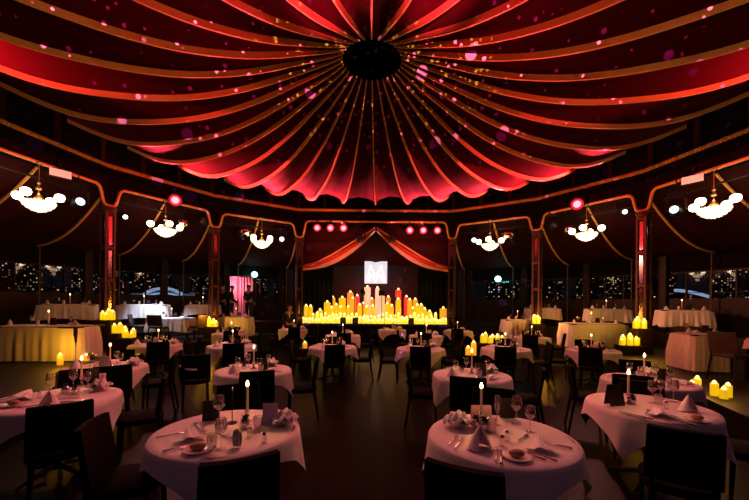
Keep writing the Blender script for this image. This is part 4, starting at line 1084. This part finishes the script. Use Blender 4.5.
MOV = [(77, 203, 9.0, 'b', .9, 'cool white moving spotlight, by the nearest left chandelier'), (125, 218, 11.4, 'w', .5, 'white moving spotlight, left of the second left chandelier'),
       (281, 240, 14.6, 'b', .25, 'cool white moving spotlight, right of the farthest left chandelier'), (473, 241, 14.6, 'b', -.25, 'cool white moving spotlight, left of the farthest right chandelier'),
       (623, 213, 10.9, 'w', -.5, 'white moving spotlight, right of the second right chandelier'), (675, 211, 9.0, 'b', -.9, 'cool white moving spotlight, by the nearest right chandelier'),
       (359, 239, 14.3, 'd', .1, 'unlit moving spotlight over the stage, left one'), (392, 239, 14.3, 'd', -.1, 'unlit moving spotlight over the stage, right one'),
       (203, 222, 12.6, 'd', .3, 'unlit moving spotlight beside the second left post'), (552, 226, 12.4, 'd', -.3, 'unlit moving spotlight beside the second right post')]
for x, y, D, k, rz, lb in MOV:
    z = CAMZ + (304 + .0095 * (x - 375) - y) * D / F; p = at(x, D, z)
    o = place(MV[k], p, rz, 1.1 if k != 'w' else .8); tag(o, lb, 'spotlight', 'moving spotlights')
    b = MB(); sc_k = 1.1 if k != 'w' else .8
    b.lathe([(.012, .60), (.012, max(.7, (5.15 - z) / sc_k))], 6); obj('drop_pipe', b.mesh('drop_pipe', BLACKPAINT), o)
# lighting bars slung just below the fascia in each bay
for s, nm in ((-1, 'left'), (1, 'right')):
    for k, (a0, a1) in enumerate(((25, 43), (47.5, 65.5), (70, 88))):
        b = MB(); b.tube([pol(s * a0, 8.6, 4.72), pol(s * a1, 8.6, 4.72)], .028, 8)
        o = obj('lighting_bar', b.mesh('lighting_bar', BLACKPAINT)); tag(o, 'black lighting bar under the %s ring, %s bay from the stage' % (nm, ordinal(k + 1)), 'lighting bar', 'lighting bars')
        for a in (a0 + 4, a1 - 4):
            c_ = MB(); c_.tube([pol(s * a, 8.6, 4.72), pol(s * a, 8.44, 5.05)], .014, 6); obj('clamp', c_.mesh('bar_clamp', BLACKPAINT), o)
# mirror balls
def ball_kit(r=.28):
    b, c = MB(), MB(); n = 26
    g = random.Random(2)
    for j in range(14):
        for i in range(n):
            t0, t1 = PI * j / 14, PI * (j + 1) / 14; p0, p1 = 2 * PI * i / n, 2 * PI * (i + 1) / n
            q = [(r * sin(t) * cos(p), r * sin(t) * sin(p), r * cos(t)) for t, p in ((t0, p0), (t1, p0), (t1, p1), (t0, p1))]
            b.add(q, [(0, 1, 2, 3)])
    c.lathe([(.008, r), (.008, .82)], 6); c.lathe([(.05, r - .02), (.04, r + .03), (.01, r + .04)], 10)
    return ('mirror_ball', [('ball', b.mesh('mirror_ball', CHROME, 0)), ('cord', c.mesh('ball_cord', BLACKPAINT))])
MBALL = ball_kit()
for x, y, D, sc__, lb in ((243, 232, 14.0, 1, 'mirror ball glinting amber, left of the farthest left chandelier'), (508.5, 235.5, 14.0, 1.08, 'mirror ball glinting red, right of the farthest right chandelier'),
                          (182, 223, 12.2, .68, 'dark mirror ball right of the second left chandelier'), (568.5, 229, 12.2, .68, 'dark mirror ball left of the second right chandelier')):
    o = place(MBALL, at(x, D, CAMZ + (304 + .0095 * (x - 375) - y) * D / F), 0, sc__); tag(o, lb, 'mirror ball', 'mirror balls')
# pink lit box signs
for s, x, y, nm in ((-1, 52, 173.5, 'left'), (1, 702, 179.5, 'right')):
    a = s * 76.9; p = pol(a, 8.12); D = p.y - CAMY
    o = thing('box_sign', (p.x, p.y, CAMZ + (304 + .0095 * (x - 375) - y) * D / F), -rad(a) + s * .35); tag(o, 'small pink lit box sign on the %s ring by the nearest chandelier' % nm, 'sign')
    b = MB(); b.box((0, .02, 0), (.46, .1, .22)); obj('case', b.mesh('sign_case', BLACKPAINT, 0, bevel=.008), o)
    b = MB(); b.box((0, -.035, 0), (.42, .012, .18)); obj('face', b.mesh('sign_face', SIGNPINK, 0), o)
    b = MB(); b.box((0, .02, .2), (.04, .04, .2)); obj('bracket', b.mesh('sign_bracket', BLACKPAINT, 0), o)
# teal lamps
for x, y, D, nm in ((254, 274.5, 17.2, 'left by the pink doorway'), (497.5, 279, 16.9, 'right between two windows')):
    p = at(x, D, CAMZ + (304 + .0095 * (x - 375) - y) * D / F)
    o = thing('teal_lamp', p); tag(o, 'small glowing teal wall lamp on the %s' % nm, 'lamp', 'teal wall lamps')
    b = MB(); b.ball((0, 0, 0), .15, 14); obj('globe', b.mesh('teal_globe', TEAL), o)
    b = MB(); b.lathe([(.05, -.24), (.06, -.14), (.03, -.1)], 12); b.box((0, .12, -.2), (.06, .3, .06)); obj('bracket', b.mesh('teal_bracket', BLACKPAINT, 0), o)
    point((p.x, p.y - .3, p.z), 6, (.2, .95, .9), .1, 'teal_light')

# ================================================================== PEOPLE
def person(loc, rz, H, label, arms=((-.24, .05), (.24, .05)), shirt=None):
    k = H / 1.75; root = thing('person', loc, rz); tag(root, label, 'person', 'people at the back')
    def skin(name, verts, edges, m, par, sub=2):
        me = bpy.data.meshes.new(name); me.from_pydata([Vector(v[:3]) * k for v in verts], edges, []); o = obj(name, me, par)
        md = o.modifiers.new('skin', 'SKIN'); md.use_smooth_shade = True
        for i, v in enumerate(verts):
            sv = me.skin_vertices[0].data[i]; sv.radius = (v[3] * k, v[4] * k if len(v) > 4 else v[3] * k); sv.use_root = (i == 0)
        o.modifiers.new('sub', 'SUBSURF').levels = sub; o.modifiers[-1].render_levels = sub
        me.materials.append(m); return o
    V = [(0, 0, .95, .13, .10), (0, 0, 1.15, .12, .09), (0, 0, 1.38, .15, .10), (0, .0, 1.50, .055), (0, -.01, 1.57, .065), (0, -.025, 1.66, .085, .095), (0, -.01, 1.72, .07)]
    E = [(0, 1), (1, 2), (2, 3), (3, 4), (4, 5), (5, 6)]
    V.append((0, -.125, 1.635, .014)); E.append((5, 7))                    # nose
    for s_ in (-1, 1):
        V.append((s_ * .095, 0, 1.645, .018)); E.append((5, len(V) - 1))   # ears
    hands = []
    for si, s_ in enumerate((-1, 1)):
        ex, ey = arms[si]
        i0 = len(V); V += [(s_ * .19, 0, 1.40, .05), (s_ * .25, .02, 1.13, .04), (ex, -.06 - ey * 2, .90, .028), (ex * 1.0, -.08 - ey * 2, .84, .034, .02)]
        E += [(2, i0), (i0, i0 + 1), (i0 + 1, i0 + 2), (i0 + 2, i0 + 3)]
        for f in range(5):
            d = (f - 2) * .014; L = (.05, .075, .085, .078, .06)[f]
            V.append((ex + (.0 if f else -s_ * .03), -.08 - ey * 2 + d - (.02 if f == 0 else 0), .84 - L, .008)); E.append((i0 + 3, len(V) - 1))
        i0 = len(V); V += [(s_ * .10, 0, .88, .085), (s_ * .11, -.01, .50, .055), (s_ * .11, .02, .10, .036), (s_ * .12, -.10, .035, .035, .03)]
        E += [(0, i0), (i0, i0 + 1), (i0 + 1, i0 + 2), (i0 + 2, i0 + 3)]
    body = skin('body', V, E, SKIN, root)
    J = [(0, 0, .90, .155, .125), (0, 0, 1.15, .145, .115), (0, 0, 1.36, .175, .12), (0, 0, 1.465, .075)]
    JE = [(0, 1), (1, 2), (2, 3)]
    for si, s_ in enumerate((-1, 1)):
        ex, ey = arms[si]; i0 = len(J); J += [(s_ * .20, 0, 1.395, .066), (s_ * .255, .02, 1.13, .056), (ex, -.055 - ey * 2, .915, .043)]; JE += [(2, i0), (i0, i0 + 1), (i0 + 1, i0 + 2)]
    skin('jacket', J, JE, SUIT, root)
    T = [(0, 0, .93, .14, .12)]; TE = []
    for s_ in (-1, 1):
        i0 = len(T); T += [(s_ * .10, 0, .84, .10), (s_ * .11, -.01, .48, .075), (s_ * .11, .02, .09, .058)]; TE += [(0, i0), (i0, i0 + 1), (i0 + 1, i0 + 2)]
    skin('trousers', T, TE, SUIT, root)
    h = MB()
    h.grid(lambda u, v: ((.108 * sin(PI * .55 * v) * cos(2 * PI * u)) * k, (.005 + .122 * sin(PI * .55 * v) * sin(2 * PI * u)) * k, (1.655 + .105 * cos(PI * .55 * v) + (.03 * max(0, -sin(2 * PI * u)) * v)) * k), 20, 8, wrap=True)
    obj('hair', h.mesh('hair', HAIR, 60, solid=.006), root)
    e = MB()
    for s_ in (-1, 1): e.ball((s_ * .033 * k, -.114 * k, 1.665 * k), .011 * k, 8)
    obj('eyes', e.mesh('eyes', CARDB), body)
    mo = MB(); mo.ball((0, -.112 * k, 1.598 * k), .018 * k, 8, sx=1.4, sy=.4, sz=.35); obj('mouth', mo.mesh('mouth', WAXR if False else mat('lips', (.3, .1, .09), .5, noise=.1)), body)
    for s_ in (-1, 1):
        sh = MB(); sh.ball((s_ * .118 * k, -.06 * k, .045 * k), .05 * k, 12, sx=.95, sy=2.3, sz=.9); obj('shoe', sh.mesh('shoe', CARDB), root)
    if shirt:
        sm = MB(); sm.grid(lambda u, v: ((u - .5) * .10 * (.15 + .85 * v) * k, (-.138 + .02 * v) * k, (1.18 + .27 * v) * k), 6, 6); obj('shirt', sm.mesh('shirt', SHIRT, 60, solid=.006), root)
    return root
p = at(248.5, 16.3, .85); person(p, PI * .92, 1.68, 'person in dark clothes standing before the pink lit doorway', ((-.27, .0), (.2, .06)))
p = at(231.5, 15.9, .85); person(p, PI * .6, 1.62, 'person in dark clothes standing left of the pink doorway, facing right', ((-.22, .08), (.22, .1)))
p = at(223, 16.4, .85); person(p, -.4, 1.68, 'person in black standing at far left of the doorway group', ((-.26, .02), (.26, .02)))
p = at(289.5, 13.7, 0); person(p, .2, 1.64, 'person in dark suit and white shirt standing left of the stage', ((-.25, .03), (.25, .03)), True)

# ================================================================== NIGHT CITY OUTSIDE
b = MB(); b.box((0, 100, -14), (900, 900, 1)); struct('ground', b.mesh('night_ground', NIGHT, 0))
g = random.Random(21)
for s, nm in ((-1, 'left'), (1, 'right')):
    cnt = 0
    for row, (r, n, h0, h1) in enumerate(((66, 13, 3.5, 6.5), (96, 12, 8, 12.5))):
        for i in range(n):
            a = s * (14 + (84 if row == 0 else 80) * (i + .3 * g.random()) / n); p = pol(a, r + g.uniform(-5, 5)); h = g.uniform(h0, h1) + 13.5
            w, d = (g.uniform(4.4, 6.4), g.uniform(3, 5)) if row == 0 else (g.uniform(6.5, 9.5), g.uniform(4, 7))
            m = MB(); m.box((0, 0, h / 2), (w, d, h)); 
            if g.random() < .6: m.box((w * .1, 0, h + .5), (w * .4, d * .5, 1.0))
            if g.random() < .4: m.lathe([(.12, h), (.06, h + 2)], 6)
            cnt += 1
            o = obj('city_building', m.mesh('city_building', CITY, 0), None, (p.x, p.y, -13.5), -rad(a))
            tag(o, 'dark city block with lit windows beyond the %s windows, %s from centre, %s rank' % (nm, ordinal(i + 1), ('front', 'rear')[row]), 'building', 'city blocks outside')
# floodlit arch bridge far to the left
D = 46; bc = at(163, D); br = thing('arch_bridge', (bc.x, bc.y, 1.2), math.atan2(-bc.x, bc.y - CAMY) * .0)
tag(br, 'floodlit steel arch bridge seen through the left windows', 'bridge')
for nm, R0, H0 in (('arch', 3.1, 2.25), ('arch', 3.1, 1.65)):
    m = MB(); m.tube([(R0 * math.cos(PI * i / 24), 0, H0 * math.sin(PI * i / 24) ** .8) for i in range(25)], .22 if H0 > 2 else .12, 6); obj(nm, m.mesh('bridge_arch', BRIDGE), br)
m = MB()
for i in range(1, 24): m.tube([(3.1 * cos(PI * i / 24), 0, 1.65 * sin(PI * i / 24) ** .8), (3.1 * cos(PI * (i + .5) / 24), 0, 2.25 * sin(PI * (i + .5) / 24) ** .8)], .06, 5)
obj('lattice', m.mesh('bridge_lattice', BRIDGED), br)
m = MB(); m.box((0, 0, .15), (7.5, .8, .25)); obj('deck', m.mesh('bridge_deck', BRIDGED, 0), br)
m = MB()
for x in (-3.4, 3.4): m.box((x, 0, -6), (.9, 1.2, 15.2))
obj('pylon', m.mesh('bridge_pylon', BRIDGED, 0), br)
bc = at(692, 44, 3.0); m = MB(); m.tube([(-2.2 + 4.4 * i / 16, 0, .8 * (1 - (i / 16) ** 1.6)) for i in range(17)], .2, 6)
rf = thing('lit_roof', bc); tag(rf, 'curved blue-lit roof among the city lights on the right', 'roof')
obj('edge', m.mesh('roof_edge', BRIDGE), rf); m = MB(); m.box((0, .6, -8.4), (4.4, 1.2, 16.2)); obj('hall', m.mesh('roof_hall', NIGHT, 0), rf)

# ================================================================== HOUSE LIGHTING
RED, PINK = (1, .035, .06), (1, .16, .26)
# unseen red uplights set inside the ring below its shelf, washing the hem of the canopy
UP = [(-10.5, .9), (-3, .35), (-21, 1.1), (-32, 1.9), (-44, .9), (14, .9), (24, 1.3), (36, 1.6), (47, .5), (-61.5, 2.2), (61.5, 2.2), (5, .2)]
for a, k in UP:
    p = pol(a, 8.0, 5.0); t = pol(a * .97, 5.6, 5.75); spot(p, t, 2500 * k, (1, .04, .07), 84, .9, .05, 'canopy_uplight')
for s in (-1, 1):
    spot(pol(s * 106, 7.9, 4.9), pol(s * 105, 5.7, 5.65), 2000, RED, 44, .9, .05, 'canopy_uplight')
    spot((s * .8, -7.2, 2.4), (s * .8, -2.45, 5.95), 11000, (1, .03, .13), 12, .7, .05, 'canopy_backlight')
    spot((s * 2.4, -7.9, 2.6), (s * 6.0, 0, 5.2), 420, (.75, .36, .14), 66, 1, .05, 'canopy_backlight')  # added warm spot behind the camera, turning the side ribs orange
# flecks from added gobo spots by the camera, standing in for mirror-ball light
gl = spot((.4, -7.3, 2.5), (0, .6, 7.5), 10000, (.55, .16, 1), 100, .5, 0, 'added_purple_flecks'); gobo(gl, 19, .30, 3.1)
gl = spot((-.4, -7.2, 2.5), (0, .6, 7.5), 14000, (.6, .14, .8), 100, .5, 0, 'fine_flecks'); gobo(gl, 62, .34, 5.7)
gl = spot((-.3, -6.2, 2.3), (0, 1.2, 6.4), 2600, (1, .72, .22), 44, .8, 0, 'gold_flecks'); gobo(gl, 80, .5, 8.3)  # added gold dots stand in for glints on the rib braid
spot((-.115, 0, 6.3), (-.115, -.6, 0), 640, (1, .25, .21), 118, .6, .2, 'added_top_fill')  # added downlight without a lamp, reddening the table tops from above
# soft overhead washes on the tables, from spots added round the ring without lamps
for s in (-1, 1):
    spot(pol(s * 58, 8.0, 4.75), (s * 1.2, -3.9, .7), 330, (1, .29, .26), 46, .9, .12, 'table_wash')
    spot((s * 3.2, -8.2, 4.4), (s * 1.2, -3.6, .8), 28, (1, .38, .55), 70, .9, .12, 'table_wash')
    spot(pol(s * 102, 7.9, 4.75), (s * 1.6, -3.9, .7), 80, (1, .32, .36), 50, .9, .12, 'table_wash')
    spot(pol(s * 80, 7.9, 4.75), (s * 2.6, -1.2, .7), 110, (1, .29, .26), 62, .9, .12, 'table_wash')
    spot(pol(s * 30, 8.0, 4.9), (s * 1.6, 3.2, .7), 110, (1, .28, .26), 60, .9, .12, 'table_wash')
spot((-7.7, 5.0, 4.2), (-7.75, 5.85, 1.3), 1400, (.68, .80, 1), 56, .8, .04, 'white_spot')
spot((-7.6, 8.2, 3.3), (-8.85, 6.5, 1.2), 90, (.68, .80, 1), 60, .9, .06, 'white_spot')
point(pol(-33.2, 13.1, 2.6), 75, (1, .35, .45), .2, 'doorway_light')
spot((0, YS - .3, 4.8), (.0, YS + 3.6, 2.4), 60, (.8, .75, 1), 50, .9, .1, 'backdrop_wash')
spot(pol(-50, 8.0, 4.8), (9.6, 5.4, 1.2), 4200, (1, .28, .18), 24, .9, .1, 'booth_wash'); spot(pol(50, 8.0, 4.8), (-9.8, 4.9, 1.2), 90, (1, .36, .30), 20, .9, .1, 'booth_wash')
for s in (-1, 1): spot((s * 1.6, YS - 1.2, 4.2), (s * 1.7, YS + .4, 4.3), 110, (1, .24, .18), 120, .9, .1, 'drape_wash')
spot((-2.0, 3.2, 4.8), (-2.83, -1.3, .7), 16, (1, .95, .85), 10, .5, .02, 'chair_pin')

w = bpy.data.worlds.new('World'); SC.world = w; w.use_nodes = True
w.node_tree.nodes['Background'].inputs[0].default_value = (.010, .011, .016, 1); w.node_tree.nodes['Background'].inputs[1].default_value = .25

# ================================================================== CAMERA
cam = bpy.data.cameras.new('Camera'); co = bpy.data.objects.new('Camera', cam); link(co)
co.location = (0, CAMY, CAMZ); co.rotation_euler = (PI / 2, rad(.0), 0)
co.rotation_mode = 'XYZ'; co.rotation_euler = (Matrix.Rotation(PI / 2, 4, 'X') @ Matrix.Rotation(.0095, 4, 'Z')).to_euler()
cam.sensor_width = 36; cam.lens = 36 * F / 749; cam.shift_y = 54 / 749; cam.shift_x = -.001; cam.clip_start = .05; cam.clip_end = 1500
SC.camera = co
SC.view_settings.view_transform = 'Standard'; SC.view_settings.look = 'None'; SC.view_settings.exposure = 0; SC.view_settings.gamma = 1
SC.cycles.sample_clamp_indirect = 3; SC.cycles.sample_clamp_direct = 0
SC.cycles.max_bounces = 6; SC.cycles.diffuse_bounces = 3; SC.cycles.transparent_max_bounces = 24; SC.cycles.caustics_reflective = False; SC.cycles.caustics_refractive = False
print('labels', len(LABELS), 'objects', len(SC.objects))
